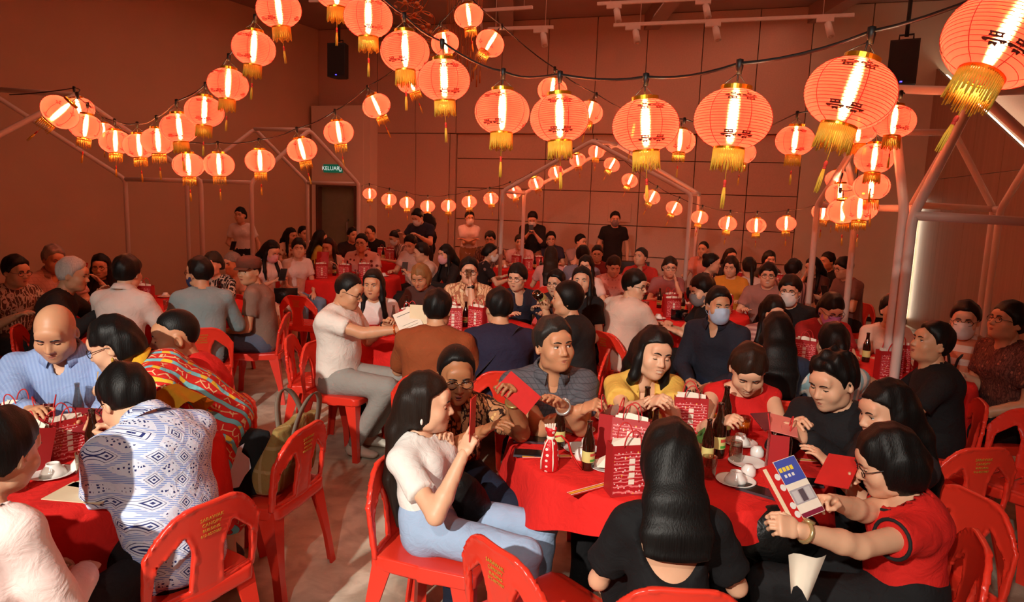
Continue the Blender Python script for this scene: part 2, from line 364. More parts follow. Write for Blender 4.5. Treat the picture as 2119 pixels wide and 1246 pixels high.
# ------------------------------------------------------------------ heads
_headc = {}
M_LIP = plain('lips', (150,72,62), .5); M_EYE = plain('eye_white', (225,215,205), .25); M_DARK = plain('eyes_and_brows', (26,18,15), .35); M_TEETH = plain('teeth', (230,222,205), .3)
M_SHADOWLIP = plain('mouth_inside', (70,25,22), .6)
def head_geo(h, fem=False, jaw=1.0, eyes='open', mouth='shut', brow=1.0, wide=1.0):
    """skin head with ears and features in head space: +y is the nose, origin between the ears"""
    key = (h, fem, jaw, eyes, mouth, brow, wide)
    if key in _headc: return _headc[key]
    f = Field((-.115,-.135,-.20), (.115,.14,.14), h); j = jaw*(.93 if fem else 1.0)
    f.ell((0,-.014,.030), (.077*wide,.097,.098), k=.02)
    f.ell((0,.024,-.030), (.066*wide,.071,.084), k=.03)
    f.ell((0,.046,-.078), (.046*j*wide,.040,.036), k=.028)               # jaw and chin
    f.ell((0,.075,-.092), (.020*j,.016,.016), k=.02)
    f.ell((0,.074,.045), (.052,.022,.030), k=.02)                   # forehead
    for s in (-1,1):
        f.ell((s*.042*wide,.058,-.028), (.028,.026,.028), k=.025)           # cheeks
        f.ell((s*.055*wide,.012,-.072), (.014,.030,.024), k=.022)           # jaw corners
        f.ell((s*.031,.0985,.007), (.019,.017,.011), k=.010, op='s')   # sockets
        f.ell((s*.031,.079,.026), (.020,.010,.007), k=.014)            # brow ridge
        f.ell((s*.080*wide,-.012,-.006), (.010,.020,.033), rotm(0,.2,0), k=.008)
        f.ell((s*.083*wide,-.006,-.004), (.006,.010,.019), k=.006, op='s')
    f.cap((0,.086,.012), (0,.106,-.024), .0075, .0120, k=.012)          # nose
    for s in (-1,1): f.ell((s*.012,.097,-.029), (.009,.010,.008), k=.006)
    f.ell((0,.0885,-.054), (.024,.011,.0065), k=.008); f.ell((0,.0875,-.066), (.020,.011,.0065), k=.008)
    f.ell((0,.0985,-.0600), (.026,.005,.0022), k=.004, op='s')
    f.cap((0,-.022,-.06), (0,-.040,-.18), .052 if not fem else .045, .054 if not fem else .047, k=.03)
    V, Q = f.net(); parts = [(V, Q, 0)]
    mb = MB(); fine = h < .007
    if mouth == 'shut':
        mb.sphere((0,.0915,-.0555), (.021,.0085,.0042), 8, 1); mb.sphere((0,.0905,-.0645), (.018,.0085,.0050), 8, 1)
    elif mouth == 'smile':
        mb.sphere((0,.0910,-.0525), (.026,.0085,.0038), 8, 1); mb.sphere((0,.0900,-.0700), (.021,.0085,.0042), 8, 1); mb.sphere((0,.0902,-.0605), (.022,.0075,.0075), 8, 4)
    elif mouth == 'talk':
        mb.sphere((0,.0945,-.0535), (.020,.0085,.0040), 8, 1); mb.sphere((0,.0930,-.0690), (.016,.0085,.0048), 8, 1); mb.sphere((0,.0930,-.0610), (.016,.0075,.0070), 8, 5)
    for s in (-1,1):
        c = V3(s*.031,.0725,.006); e = 10
        if eyes != 'shut':
            mb.sphere(c, .0132, e, 2)
            dn = {'down':-.0045,'open':0.0,'up':.0035,'side':0.0}[eyes]; sx = {'side':-.005}.get(eyes, 0.0)
            mb.sphere(c + V3(sx, .0075, dn), .0066, 8, 3)
        lo = {'open':.28,'side':.28,'up':.42,'down':-.12,'shut':-.55}[eyes]
        mb.sphere(c, (.0152,.0148,.0145), e, 0, z0=lo, z1=1.0)
        mb.sphere(c, (.0150,.0144,.0142), e, 0, z0=-1.0, z1=-.40)
        # lash line and brow
        a = [c + V3(.0152*math.sin(t), .0152*math.cos(t), .0145*lo + .0006) for t in np.linspace(-1.0, 1.0, 6)]
        mb.tube(a, .0018, 4, 3)
        b = []
        for t in np.linspace(0,1,6):
            bx, bz = s*(.012+.036*t), .0245+.0055*math.sin(t*2.6)*(1 if not fem else 1.2)
            near = (np.abs(V[:,0]-bx) < h*1.2) & (np.abs(V[:,2]-bz) < h*1.2); b.append(V3(bx, (V[near,1].max() if near.any() else .08) - .0005, bz))
        mb.tube(b, [.0030*brow,.0040*brow,.0040*brow,.0034*brow,.0026*brow,.0012], 5, 3)
    _headc[key] = (V, Q, mb); return _headc[key]
def face_mesh(mb, sm):
    k = ('face', id(mb), sm.name)
    if k not in _headc: _headc[k] = mb.mesh('face', [sm, M_LIP, M_EYE, M_DARK, M_TEETH, M_SHADOWLIP])
    return _headc[k]
# ------------------------------------------------------------------ hands (wrist at origin, fingers along +y, back of the hand +z, thumb towards -x for the right hand)
_handc = {}
FING = [(-.029,.088,.066,.0082),(-.0095,.094,.076,.0085),(.0105,.090,.071,.0082),(.029,.081,.056,.0072)]
def hand_geo(fine, pose='relax'):
    key = (fine, pose); g_ = {1:1.0, 0:1.0, -1:1.12}[int(fine)]
    if key in _handc: return _handc[key]
    curls = {'relax':(.30,.42,.30),'grip':(.75,1.05,.6),'flat':(.05,.10,.05),'pinch':(.55,.75,.35),'point':(.9,1.3,.7),'clasp':(.8,.75,.4)}[pose]
    f = Field((-.085,-.04,-.10), (.065,.215,.05), .0044 if fine == 1 else .0068 if fine == 0 else .0086)
    f.ecap((0,.0,0), (0,.030,0), (1,0,0), (.026,.019), (.033,.017), k=.012)
    f.ecap((-.002,.030,0), (0,.082,0), (1,0,0), (.036,.016), (.040,.0125), k=.012)
    for i, (x, y, L, r) in enumerate(FING):
        c = curls if not (pose == 'point' and i == 0) else (.05,.08,.05)
        p = V3(x*.95,y-.012,0); a = 0; seg = (.46*L,.30*L,.24*L); sx = x*.12
        for q, (l, cc) in enumerate(zip(seg, c)):
            a += cc; n = p + l*V3(sx*(1 if q == 0 else .4)*4, math.cos(a), -math.sin(a))
            f.cap(p, n, g_*r*(1-.08*q), g_*r*(1-.08*(q+1)), k=.0035 if q else .006); p = n
    t0 = V3(-.024,.022,-.006); 
    if pose in ('grip','pinch','clasp','point'): t = [t0, V3(-.048,.050,-.022), V3(-.044,.078,-.040), V3(-.030,.098,-.046)]
    else: t = [t0, V3(-.050,.048,-.014), V3(-.060,.076,-.020), V3(-.060,.100,-.024)]
    f.cap(t[0], t[1], .0155, .0115, k=.012); f.cap(t[1], t[2], .0105, .0092, k=.004); f.cap(t[2], t[3], .0092, .0075, k=.004)
    V, Q = f.net(); _handc[key] = (V, Q); return V, Q
# ------------------------------------------------------------------ hair
HAIRC = {'black':(20,17,16),'darkbrown':(38,26,20),'grey':(140,132,126),'saltpepper':(44,39,36),'blond':(150,104,62),'white':(205,200,194),'brown':(44,28,20)}
_hairc = {}
def hair_geo(style, h, M, c, P3, back, s, seed, curtain=.34, front=None, spd=(0,0,-1)):
    """hair as one surface in person space; M, c: head rotation and centre; back: backward unit vector; P3 neck base"""
    T = lambda p: c + s*(M @ np.asarray(p, float))
    lo, hi = c - s*V3(.19,.19,.2), c + s*V3(.19,.19,.19)
    long_ = style in ('long','ponytail','longbangs','longhalf')
    if long_: lo = lo - V3(.12,.14,curtain); hi = hi + V3(.10,.10,0)
    f = Field(lo, hi, h)
    X, Y, Z = f.ax[0][:,None,None]-c[0], f.ax[1][None,:,None]-c[1], f.ax[2][None,None,:]-c[2]
    x, y, z = ((X*M[0,i]+Y*M[1,i]+Z*M[2,i])/s for i in range(3))      # head space
    def E(cx, r):
        A, B, C = x/r[0], (y-cx[1])/r[1], (z-cx[2])/r[2]; k0 = np.sqrt(A*A+B*B+C*C)+1e-6
        return k0*(k0-1)/np.sqrt((A/r[0])**2+(B/r[1])**2+(C/r[2])**2)
    rng = np.random.RandomState(seed); ph = rng.rand(4)*6
    strand = .0032*np.sin(90*x+4*np.sin(9*z+ph[0])+ph[1]) + .0022*np.sin(110*y+3*np.sin(8*z)+ph[2])
    if style in ('short','buzz','receding','fringe','spiky','balding','shortlong'):
        t = {'short':.016,'buzz':.0055,'receding':.010,'fringe':.019,'spiky':.020,'balding':.006,'shortlong':.022}[style]
        ys = np.array([-.13,-.06,-.020,-.004,.020,.028,.055,.075,.11]); 
        zs = {'short':[-.075,-.062,-.035,.012,-.012,.030,.062,.082,.09],'buzz':[-.07,-.055,-.03,.012,-.005,.040,.076,.094,.10],
              'receding':[-.07,-.06,-.035,.012,-.008,.050,.096,.112,.12],'fringe':[-.08,-.07,-.045,.0,-.02,.012,.034,.042,.045],
              'spiky':[-.07,-.06,-.035,.014,-.005,.038,.070,.088,.095],'balding':[-.07,-.06,-.03,.02,.0,.06,.11,.12,.13],
              'shortlong':[-.115,-.10,-.085,-.05,-.03,.01,.045,.055,.06]}[style]
        zf = np.interp(y, ys, zs) + .004*np.sin(90*x+ph[3])
        zf = zf + .006*np.sin(70*x+ph[1])*np.sin(120*x+ph[0])
        e = E((0,-.016,.034), (.077+t, .097+t*.9, .098+t*1.05)) + .88*t*(1-np.clip((z-zf)/.034,0,1))**2
        if style in ('spiky','short','fringe'): e = e - strand*(2.0 if style == 'spiky' else 1.0) - (.008*np.clip(np.sin(95*x+ph[0])*np.sin(80*y+ph[1]),0,1)*(z > .09) if style == 'spiky' else 0)
        d = np.maximum(e, (zf - z)*.8)
        f.F = (d*s).astype(np.float32)
    else:
        e = E((0,-.016,.034), (.091,.109,.112)) - strand
        low = {'bob':-.105,'bobshort':-.07,'cropbob':-.055}.get(style, -.10)
        e2 = E((0,-.030,-.010), (.098 if style != 'bob' else .103,.106,.122)) - strand
        if style in ('ponytail','bun','tied'): e2 = E((0,-.03,.01),(.088,.105,.105)); low = -.055
        d = np.minimum(e, np.maximum(e2, low - z))
        d = np.maximum(d, low - z)
        if style in ('ponytail','bun','tied'):                       # pulled back: ears and temples free
            zf = np.interp(y, [-.13,-.05,-.02,.02,.05,.075,.11], [-.075,-.06,-.02,.03,.055,.078,.085]); d = np.maximum(d, (zf-z)*.8)
        else:
            bz = .030 if style in ('bob','longbangs','bobshort','cropbob') else .080  # fringe height
            a = {'bob':.066,'cropbob':.070}.get(style,.064)
            yl = .026 + .10*np.clip((z-bz+.035)/.055,0,1)**1.5 + (.012 if style in ('bob','cropbob') else 0)*np.clip((np.abs(x)-.055)/.02,0,1) + .004*np.sin(80*x+ph[0])
            if style in ('bobshort','cropbob'): yl = np.minimum(yl, np.interp(z, [-.12,-.04,.0,.03,.05], [-.03,-.026,-.016,.03,.2]))
            d = np.maximum(d, (y - yl)*.8)
            op = (np.sqrt((x/a)**2 + ((z-(bz-.125))/.125)**2) - 1)*.06; d = np.maximum(d, -np.maximum(op, .012 - y))
            if style in ('cropbob','bobshort'): d = np.maximum(d, -np.maximum(np.sqrt((y-.0)**2/.028**2 + (z+.035)**2/.055**2)*.03-.03, .06-np.abs(x)))
        f.F = (d*s).astype(np.float32)
        dn = V3(0,0,-1)
        if style in ('long','longbangs','longhalf'):
            n0 = T((0,-.075,.03)); n1 = T((0,-.088,-.085)); n1 = n1*.5 + (P3 + back*.11 + V3(0,0,.03))*.5
            bp = lambda d: P3 + np.asarray(spd)*d + back*(.095 + .040*min(1, d/.12)); n2 = bp(curtain*.40); n3 = bp(curtain*.92)
            sdh = M @ V3(1,0,0)
            f.ecap(n0, n1, sdh, (.085*s,.050*s), (.098*s,.050*s), k=.03)
            f.ecap(n1, n2, sdh, (.098*s,.048*s), (.112*s,.040*s), k=.03); f.ecap(n2, n3, sdh, (.112*s,.040*s), (.104*s,.020*s), k=.02)
            if front is not False and style != 'longhalf':
                for q in (-1,1):                                     # locks in front of the shoulders
                    a0 = T((q*.080,.010,-.03)); a1 = T((q*.083,.012,-.12)); a2 = P3 + sdh*q*.095 - back*.085*(1 if q in (front or (-1,1)) else -.6) + V3(0,0,-.10)
                    f.cap(a0, a1, .026*s, .026*s, k=.02); f.cap(a1, a2, .026*s, .022*s, k=.02); 
                    f.cap(a2, a2 + V3(0,0,-.10)-back*.02, .022*s, .010*s, k=.02)
        if style == 'ponytail':
            a0 = T((0,-.105,.055)); a1 = T((0,-.135,.0)); a2 = P3 + back*.145 + np.asarray(spd)*curtain*.6
            f.cap(a0, a1, .030*s, .030*s, k=.015); f.cap(a1, a2, .030*s, .012*s, k=.015)
        if style == 'bun': f.ell(T((0,-.105,.085)), (.045*s,.042*s,.042*s), k=.01)
        if style == 'tied': f.ell(T((0,-.115,-.02)), (.038*s,.030*s,.036*s), k=.01)
    return f.net()
def glasses_mesh():
    if 'glasses' not in _M:
        mb = MB()
        for s in (-1,1):
            ring = [V3(s*.033 + .0255*math.cos(a), .100-.006*abs(math.cos(a)), .004 + .019*math.sin(a)) for a in np.linspace(0, 2*math.pi, 17)[:-1]]
            mb.tube(ring, .0019, 5, closed=True); mb.tube([V3(s*.058,.097,.008), V3(s*.078,.07,.010), V3(s*.084,.0,.008), V3(s*.082,-.022,-.005)], .0017, 5)
        mb.tube([V3(-.009,.101,.007), V3(0,.104,.010), V3(.009,.101,.007)], .0017, 5)
        _M['glasses'] = mb.mesh('glasses', [plain('spectacle_frame', (22,18,18), .3)])
    return _M['glasses']
def mask_mesh(colname, c):
    key = 'mask_'+colname
    if key not in _M:
        f = Field((-.10,-.02,-.14), (.10,.15,.03), .0055)
        f.ell((0,.026,-.034), (.073,.086,.088), k=.03).ell((0,.054,-.080), (.055,.050,.044), k=.028).cap((0,.090,.008), (0,.104,-.030), .016, .022, k=.02).ell((0,.090,-.06),(.04,.024,.03),k=.02)
        f.cut((0,.018,0), (0,-1,.15)).cut((0,0,-.030), (0,-.34,1)).cut((0,.05,-.112), (0,-.5,-1))
        V, Q = f.net(); mb = MB().add(V, Q.tolist(), 0)
        for s in (-1,1):
            mb.tube([V3(s*.064,.045,-.005), V3(s*.080,.01,.004), V3(s*.084,-.02,.012)], .0014, 4); mb.tube([V3(s*.060,.04,-.075), V3(s*.080,.0,-.05), V3(s*.086,-.02,-.03)], .0014, 4)
        _M[key] = mb.mesh('face_mask', [plain('face_mask_'+colname, c, .8)])
    return _M[key]
# ------------------------------------------------------------------ people
SKINS = {'light':(222,172,140),'tan':(206,152,116),'warm':(196,138,102),'brown':(128,78,50),'deep':(166,110,74)}
PS = .985                      # size of people
PEOPLE = {}
def person(key, label, px, py, Y, by=0., hy=None, hp=5., hr=0., fem=False, b=1.0, skin='light', hair=('short','black'), top=None, sleeve=.62, cuts=(), neck='crew',
           bot=('black trousers',(22,22,24)), legs='long', arms='table', hR=None, hL=None, pR='relax', pL='relax', lean=8., side=0., stand=False, tw=0., glasses=False, mask=None,
           eyes='open', mouth='shut', curtain=.34, front=None, jaw=1.0, wide=1.0, brow=1.0, loose=1.0, shoe=(30,28,28), collar=None, seat=.445, knees=1.0, short=None, hs=1.0, h=None, pt=0., feet=None, sname='shirt', wr=1.0, group=None, sc=1.0, nf=0., ksy=0., flare=0.):
    hy = by if hy is None else hy
    s = PS*sc*(1.0 if not fem else .955); fine = Y < 3.9; mid = Y < 7.2
    h = h or (.0115 if fine else .019 if mid else .027)
    th = math.pi + R(by)
    up = lambda a, sd=side: V3(math.sin(R(sd)), math.sin(R(a))*math.cos(R(sd)), math.cos(R(a))*math.cos(R(sd)))
    P0 = V3(0, 0, (seat + .095*s) if not stand else .93*s)
    Mh = rotm(R(hy-by) , R(hp), R(hr))
    Mh = rotm(R(hy-by), R(hp), R(hr))
    segs = [(.165*s, lean*.75), (.185*s, lean), (.10*s, lean*1.15+4)]
    nk = .085*s*up(lean*.6 + 14 + hp*.3 + nf, side*.8) ; ho = s*(Mh @ V3(0,.030,.062))
    sv = sum(l*up(a) for l, a in segs)
    world = at_y(px, py, Y); zd = world[2]
    tf = np.clip((zd - P0[2] - nk[2] - ho[2])/sv[2], .78, 1.22)
    if stand:
        tf = np.clip(tf, .95, 1.05); P0 = V3(0,0, zd - nk[2]-ho[2]-tf*sv[2])
    P1 = P0 + segs[0][0]*tf*up(segs[0][1]); P2 = P1 + segs[1][0]*tf*up(segs[1][1]); P3 = P2 + segs[2][0]*tf*up(segs[2][1])
    N1 = P3 + nk; HC_ = N1 + ho
    if abs(HC_[2]-zd) > .03: print('person', key, 'head z off by %.3f' % (HC_[2]-zd))
    cth, sth = math.cos(th), math.sin(th)
    toW = lambda p: V3(cth*p[0]-sth*p[1], sth*p[0]+cth*p[1], p[2])
    base = world - toW(HC_); base[2] = 0
    toL = lambda wp: (lambda d: V3(cth*d[0]+sth*d[1], -sth*d[0]+cth*d[1], d[2]))(np.asarray(wp) - base)
    root = empty('person', tuple(base), th, label, 'person', group or ('standing guests and helpers' if stand else 'seated dinner guests'))
    # ---- skeleton
    sp = unit(P3-P1); tb = unit(np.cross(V3(1,0,0), sp)); tb = -tb if tb[1] < 0 else tb      # torso forward
    sx = unit(V3(math.cos(R(tw)), math.sin(R(tw)), math.sin(R(-side)))); sx = unit(sx - sp*(sx@sp)); fw = np.cross(sp, sx); fw = fw if fw[1] > 0 else -fw
    sw = (.172 if not fem else .148)*s*(.5+.5*b)*wr
    SH = {q: P3 - sp*.055*s + sx*q*sw for q in (1,-1)}
    presets = {'table':(.165,.40,.80),'tablein':(.07,.41,.80),'lap':(.09,.30,.62),'phone':(.055,.31,.84),'crossed':(-.10,.24,.70),'hang':(.27,.05,.74),'up':(.07,.25,1.02),'chin':(.06,.20,1.0),'hold':(.10,.34,.90),'knees':(.12,.36,.60),'back':(.25,-.1,.6)}
    H = {}
    for q, o in ((1,hR),(-1,hL)):
        if o is None: p = V3(*presets[arms]); p[0] *= q; p[2] += (.46 if stand and arms not in ('hang',) else 0); p = p if arms != 'hang' else V3(p[0],p[1],P3[2]-.62*s)
        elif isinstance(o, str): p = V3(*presets[o]); p[0] *= q; p[2] += (.46 if stand else 0)
        elif o[0] == 'p': p = toL(at_y(o[1], o[2], o[3]))
        else: p = V3(*o)
        H[q] = p
    L1, L2 = .285*s, .255*s; EL = {}
    for q in (1,-1):
        d = H[q]-SH[q]; D = np.linalg.norm(d); D2 = min(D, (L1+L2)*.985); d = d/D; H[q] = SH[q] + d*D2
        a = (L1*L1 - L2*L2 + D2*D2)/(2*D2); hh = math.sqrt(max(L1*L1-a*a, 0))
        hint = V3(q*.55,-.35,-1.0); hint = unit(hint - d*(hint@d)); EL[q] = SH[q] + d*a + hint*hh
    if not stand:
        HIP = {q: P0 + V3(q*.088*s,.03,-.015) for q in (1,-1)}
        KN = {q: V3(q*.125*s*knees, .46*s+ksy, seat+.085*s) for q in (1,-1)}
        AN = {q: V3(q*.115*s*knees, .43*s+ksy, .085) for q in (1,-1)}
        if feet:
            for q in (1,-1): KN[q] = KN[q] + V3(*feet[0]); AN[q] = AN[q] + V3(*feet[1])
    else:
        HIP = {q: P0 + V3(q*.085*s,.0,-.03) for q in (1,-1)}; KN = {q: V3(q*.09*s,.02,.50*s) for q in (1,-1)}; AN = {q: V3(q*.095*s,-.02,.085) for q in (1,-1)}
    g = (.88 if fem else 1.0)*(.6+.4*b)
    pts = np.array([P0,P1,P2,P3,N1]+list(SH.values())+list(EL.values())+list(H.values())+list(KN.values())+list(AN.values()))
    lo, hi = pts.min(0)-V3(.19,.19,.09), pts.max(0)+V3(.19,.19,.06); hi[2] = max(hi[2], HC_[2]); lo[2] = max(lo[2], .03)
    def torso(f, e, kk=.03):
        if fem:
            r0, r1, r2, r3 = (.162,.118), (.122,.094), (.140,.098), (.095,.058)
        else: r0, r1, r2, r3 = (.158,.118), (.150,.110), (.170,.116), (.115,.066)
        bb = lambda r: (r[0]*s*b*wr+e, r[1]*s*b+e)
        belly = .02*(b-1)*3
        f.ecap(P0-sp*.02, P1+fw*belly, sx, bb(r0), bb(r1), k=kk); f.ecap(P1+fw*belly, P2, sx, bb(r1), bb(r2), k=kk)
        f.ecap(P2, P3-sp*.035*s, sx, bb(r2), bb(r3), k=kk)
        for q in (1,-1):
            f.cap(P3-sp*.018*s+sx*q*.05*s, SH[q], .043*s*g+e, .046*s*g+e, k=.035)
            if fem: f.ell(P2-sp*.035*s+fw*.072*s+sx*q*.062*s, (.058*s+e,.050*s+e,.056*s+e), k=.035)
            elif b > 1.08: f.ell(P2-sp*.03*s+fw*.08*s*b+sx*q*.07*s, (.07*s+e,.045*s+e,.06*s+e), k=.04)
    # ---- clothes
    ft = Field(lo, hi, h); e = .013*loose; torso(ft, e)
    for q in (1,-1):
        t = min(sleeve, 1.0)
        if sleeve > 0:
            r0 = .050*s*g+e; r1 = .045*s*g+e*(1.35+flare)
            fs = Field(lo, hi, h); fs.cap(SH[q], SH[q]+(EL[q]-SH[q])*min(1, t+.06), r0, r1+.003, k=.03)
            if sleeve < 1.0: fs.cut(SH[q]+(EL[q]-SH[q])*t, unit(EL[q]-SH[q]))
            elif sleeve > 1.0: fs.cap(EL[q], EL[q]+(H[q]-EL[q])*min(sleeve-1, .97), .044*s*g+e, .032*s*g+e, k=.025)
            hh_ = np.clip(.5+.5*(ft.F-fs.F)/.03, 0, 1); ft.F = (ft.F+(fs.F-ft.F)*hh_-.03*hh_*(1-hh_)).astype(np.float32)
    ft.cut(P0-sp*((short if short is not None else .115 if not stand else .10)*s), -sp if not stand else -unit(sp + V3(0,-.3,0)))
    if fine: ft.wrinkle(.0042, 30, px)
    elif mid: ft.wrinkle(.004, 22, px)
    nb = P3 - sp*.0
    if neck == 'crew': ft.ell(nb+sp*.022*s+fw*.018*s, (.062*s,.066*s,.040*s), k=.006, op='s')
    elif neck == 'wide': ft.ell(nb+sp*.005*s+fw*.02*s, (.10*s,.085*s,.055*s), k=.006, op='s')
    elif neck == 'v': ft.ell(nb+fw*.06*s-sp*.05*s, (.042*s,.07*s,.105*s), k=.006, op='s'); ft.ell(nb+sp*.02*s+fw*.01*s, (.072*s,.066*s,.045*s), k=.006, op='s')
    elif neck == 'open': ft.ell(nb+fw*.06*s-sp*.015*s, (.028*s,.06*s,.075*s), k=.006, op='s'); ft.ell(nb+sp*.022*s+fw*.014*s, (.060*s,.064*s,.038*s), k=.006, op='s')
    for o, r in cuts: ft.ell(nb + sx*o[0]*s + fw*o[1]*s + sp*o[2]*s, V3(*r)*s, np.stack([sx,fw,sp],1), k=.006, op='s')
    fb = Field(lo, hi, h if fine else h*1.3)
    e2 = .010
    fb.ecap(P0+sp*.04, P0-V3(0,0,.03), V3(1,0,0), (.155*s*b+e2,.112*s*b+e2), (.160*s*b+e2,.118*s*b+e2), k=.03)
    if legs == 'skirt' or legs == 'shorts' or legs == 'long':
        if legs == 'skirt':
            fb.ecap((HIP[1]+HIP[-1])/2, (KN[1]+KN[-1])/2*V3(1,.86,1)+V3(0,0,0), V3(1,0,0), (.185*s,.10*s), (.20*s,.075*s), k=.03)
            if pt: fb.ecap((KN[1]+KN[-1])/2*V3(1,.86,1), (AN[1]+AN[-1])/2*V3(1,.95,1)+V3(0,0,pt), V3(1,0,0), (.20*s,.075*s), (.23*s,.10*s), k=.03)
        else:
            for q in (1,-1):
                kt = 1.0 if legs == 'long' else .72
                fb.cap(HIP[q], HIP[q]+(KN[q]-HIP[q])*kt, .090*s*g+e2, (.062 if legs == 'long' else .078)*s*g+e2, k=.03)
                if legs == 'long': fb.cap(KN[q], AN[q]+V3(0,0,.02), .060*s*g+e2, .043*s+e2, k=.02)
    if fine: fb.wrinkle(.004, 24, py)
    # ---- skin
    f = Field(lo, hi, h); torso(f, -.006)
    f.cap(P3-sp*.05*s, N1+(HC_-N1)*.3, .056*s*g if fem else .060*s, .050*s*g if fem else .056*s, k=.03)
    for q in (1,-1):
        f.cap(SH[q], EL[q], .047*s*g, .040*s*g, k=.02)
        mdp = EL[q]+(H[q]-EL[q])*.3
        f.cap(EL[q], mdp, .040*s*g, .0405*s*g, k=.015); f.cap(mdp, H[q], .0405*s*g, .0265*s*g, k=.015)
        f.cap(HIP[q], KN[q], .084*s*g, .057*s*g, k=.03); cm = KN[q]+(AN[q]-KN[q])*.3
        f.cap(KN[q], cm, .053*s*g, .056*s*g, k=.02); f.cap(cm, AN[q], .054*s*g, .036*s*g, k=.02)
    f.ell(P0, (.145*s*b,.10*s*b,.10*s), k=.03)
    Vb, Qb = f.net()
    
    if not fine: ins_ = np.minimum(ft.at(Vb), fb.at(Vb)) < -max(.010, .55*h); Qb = Qb[~(ins_[Qb].all(1))]
    Vl, Ql, Ml = [Vb], [Qb], [np.zeros(len(Qb), np.int32)]; n = len(Vb)
    hv, hq, hm = head_geo(.0058 if fine else .0100 if mid else .0145, fem, jaw, eyes, mouth, brow, wide)
    Vl.append((hv*s*hs) @ Mh.T + HC_); Ql.append(hq + n); Ml.append(np.zeros(len(hq), np.int32)); n += len(hv)
    for q, pose in ((1,pR),(-1,pL)):
        hv, hq = hand_geo(1 if fine else 0 if mid else -1, pose); hv = hv*s*(.88 if fem else 1.0)
        if q < 0: hv = hv*V3(-1,1,1); hq = hq[:, ::-1]
        fd = unit(H[q]-EL[q]); nrm = V3(q*.35,-.25,.9) if not stand or arms != 'hang' else V3(q*1.0,0,0)
        if pose in ('pinch','grip','point','clasp'): nrm = V3(q*.75,-.1,.6)
        nrm = unit(nrm - fd*(nrm@fd)); xx = np.cross(fd, nrm); Mx = np.stack([xx, fd, nrm], 1)
        Vl.append(hv @ Mx.T + H[q] - fd*.008); Ql.append(hq + n); Ml.append(np.zeros(len(hq), np.int32)); n += len(hv)
        PEOPLE[(key, 'hand', q)] = (toW(H[q] + fd*.085*s) + base, toW(fd), toW(nrm))
    V = np.concatenate(Vl); Q = np.concatenate(Ql); mi = np.concatenate(Ml)
    used = np.unique(Q); mp = np.full(len(V), -1, np.int32); mp[used] = np.arange(len(used)); V = V[used]; Q = mp[Q]
    sm = skin_mat('skin_'+skin, SKINS[skin])
    obj('body', mesh_np('body', V, Q, [sm], mi), root)
    if top is not None:
        V, Q = ft.net(); tm = fabric(*top) if isinstance(top, tuple) and len(top) > 2 else fabric(top[0], top[1])
        obj(sname, mesh_np(sname, V, Q, [tm]), root)
        if collar:
            mb = MB(); kk = 14; P = []
            ca = unit(unit(N1-P3)+sp*1.2); cy = np.cross(ca, sx); Mn = np.stack([sx, cy*(1 if cy[1] > 0 else -1), ca], 1)
            for i in range(kk+1):
                a = R(90+24) + R(360-48)*i/kk; fr = abs(i-kk/2)/(kk/2)
                dx, dy = math.cos(a), math.sin(a)
                prof = [(.064,.026-.018*fr**3),(.061,.044-.022*fr**2),(.068,.046-.022*fr**2),(.086+.012*fr**4,.004-.026*fr**3),(.083+.010*fr**4,-.001-.026*fr**3)]
                for r_, z_ in prof: P.append(P3 + Mn @ (s*V3(r_*1.13*dx, r_*1.13*dy*1.02+.012, z_+.020)))
            F = [(i*5+j, i*5+5+j, i*5+6+j, i*5+1+j) for i in range(kk) for j in range(4)]
            mb.add(P, F); mb.build('collar', fabric(*collar) if len(collar) > 1 else tm, root)
    V, Q = fb.net()
    if len(Q) and legs != 'none':
        hid = ft.at(V) < -max(.012, .6*h); Q = Q[~(hid[Q].all(1))]
        nm = {'long':'trousers','shorts':'shorts','skirt':'skirt'}[legs]
        if len(Q): obj(nm, mesh_np(nm, V, Q, [fabric(*bot)]), root)
    for q in (1,-1):
        a = AN[q]; fs = Field(a+V3(-.07,-.10,-.10), a+V3(.07,.24,.05), .011 if fine else .027)
        fs.ecap(a+V3(0,-.035,-.042), a+V3(0,.15*s,-.052), V3(1,0,0), (.040,.042), (.046,.028), k=.02).cap(a+V3(0,-.02,-.03), a+V3(0,0,.02), .046, .042, k=.03)
        fs.cut((0,0,.006), (0,0,-1)); V, Q = fs.net()
        obj('shoe', mesh_np('shoe', V, Q, [plain('shoe_%d_%d_%d' % shoe, shoe, .5)]), root)
    if hair[0] != 'bald':
        V, Q = hair_geo(hair[0], .0075 if fine else .013 if mid else .016, Mh, HC_, P3, -fw, s*hs, int(px), curtain, front, unit(P1-P3))
        obj('hair', mesh_np('hair', V, Q, [hair_mat('hair_'+hair[1], HAIRC[hair[1]])]), root)
    Hm = Matrix.Identity(4)
    for i in range(3):
        for j in range(3): Hm[i][j] = float(Mh[i,j]*s*hs)
    Hm.translation = Vector(HC_)
    o = obj('face', face_mesh(hm, sm), root); o.matrix_local = Hm
    if glasses: o = obj('glasses', glasses_mesh(), root); o.matrix_local = Hm; o['label'] = 'dark rimmed glasses'
    if mask: o = obj('face_mask', mask_mesh(*mask), root); o.matrix_local = Hm; o['label'] = mask[0].replace('_',' ') + ' face mask'
    PEOPLE[key] = dict(root=root, base=base, th=th, P0=P0, P1=P1, P2=P2, P3=P3, N1=N1, HC=HC_, M=Mh, sp=sp, sx=sx, fw=fw, SH=SH, EL=EL, H=H, KN=KN, AN=AN, s=s, by=by, toW=lambda p, b=base: toW(p)+b, toL=toL)
    return PEOPLE[key]
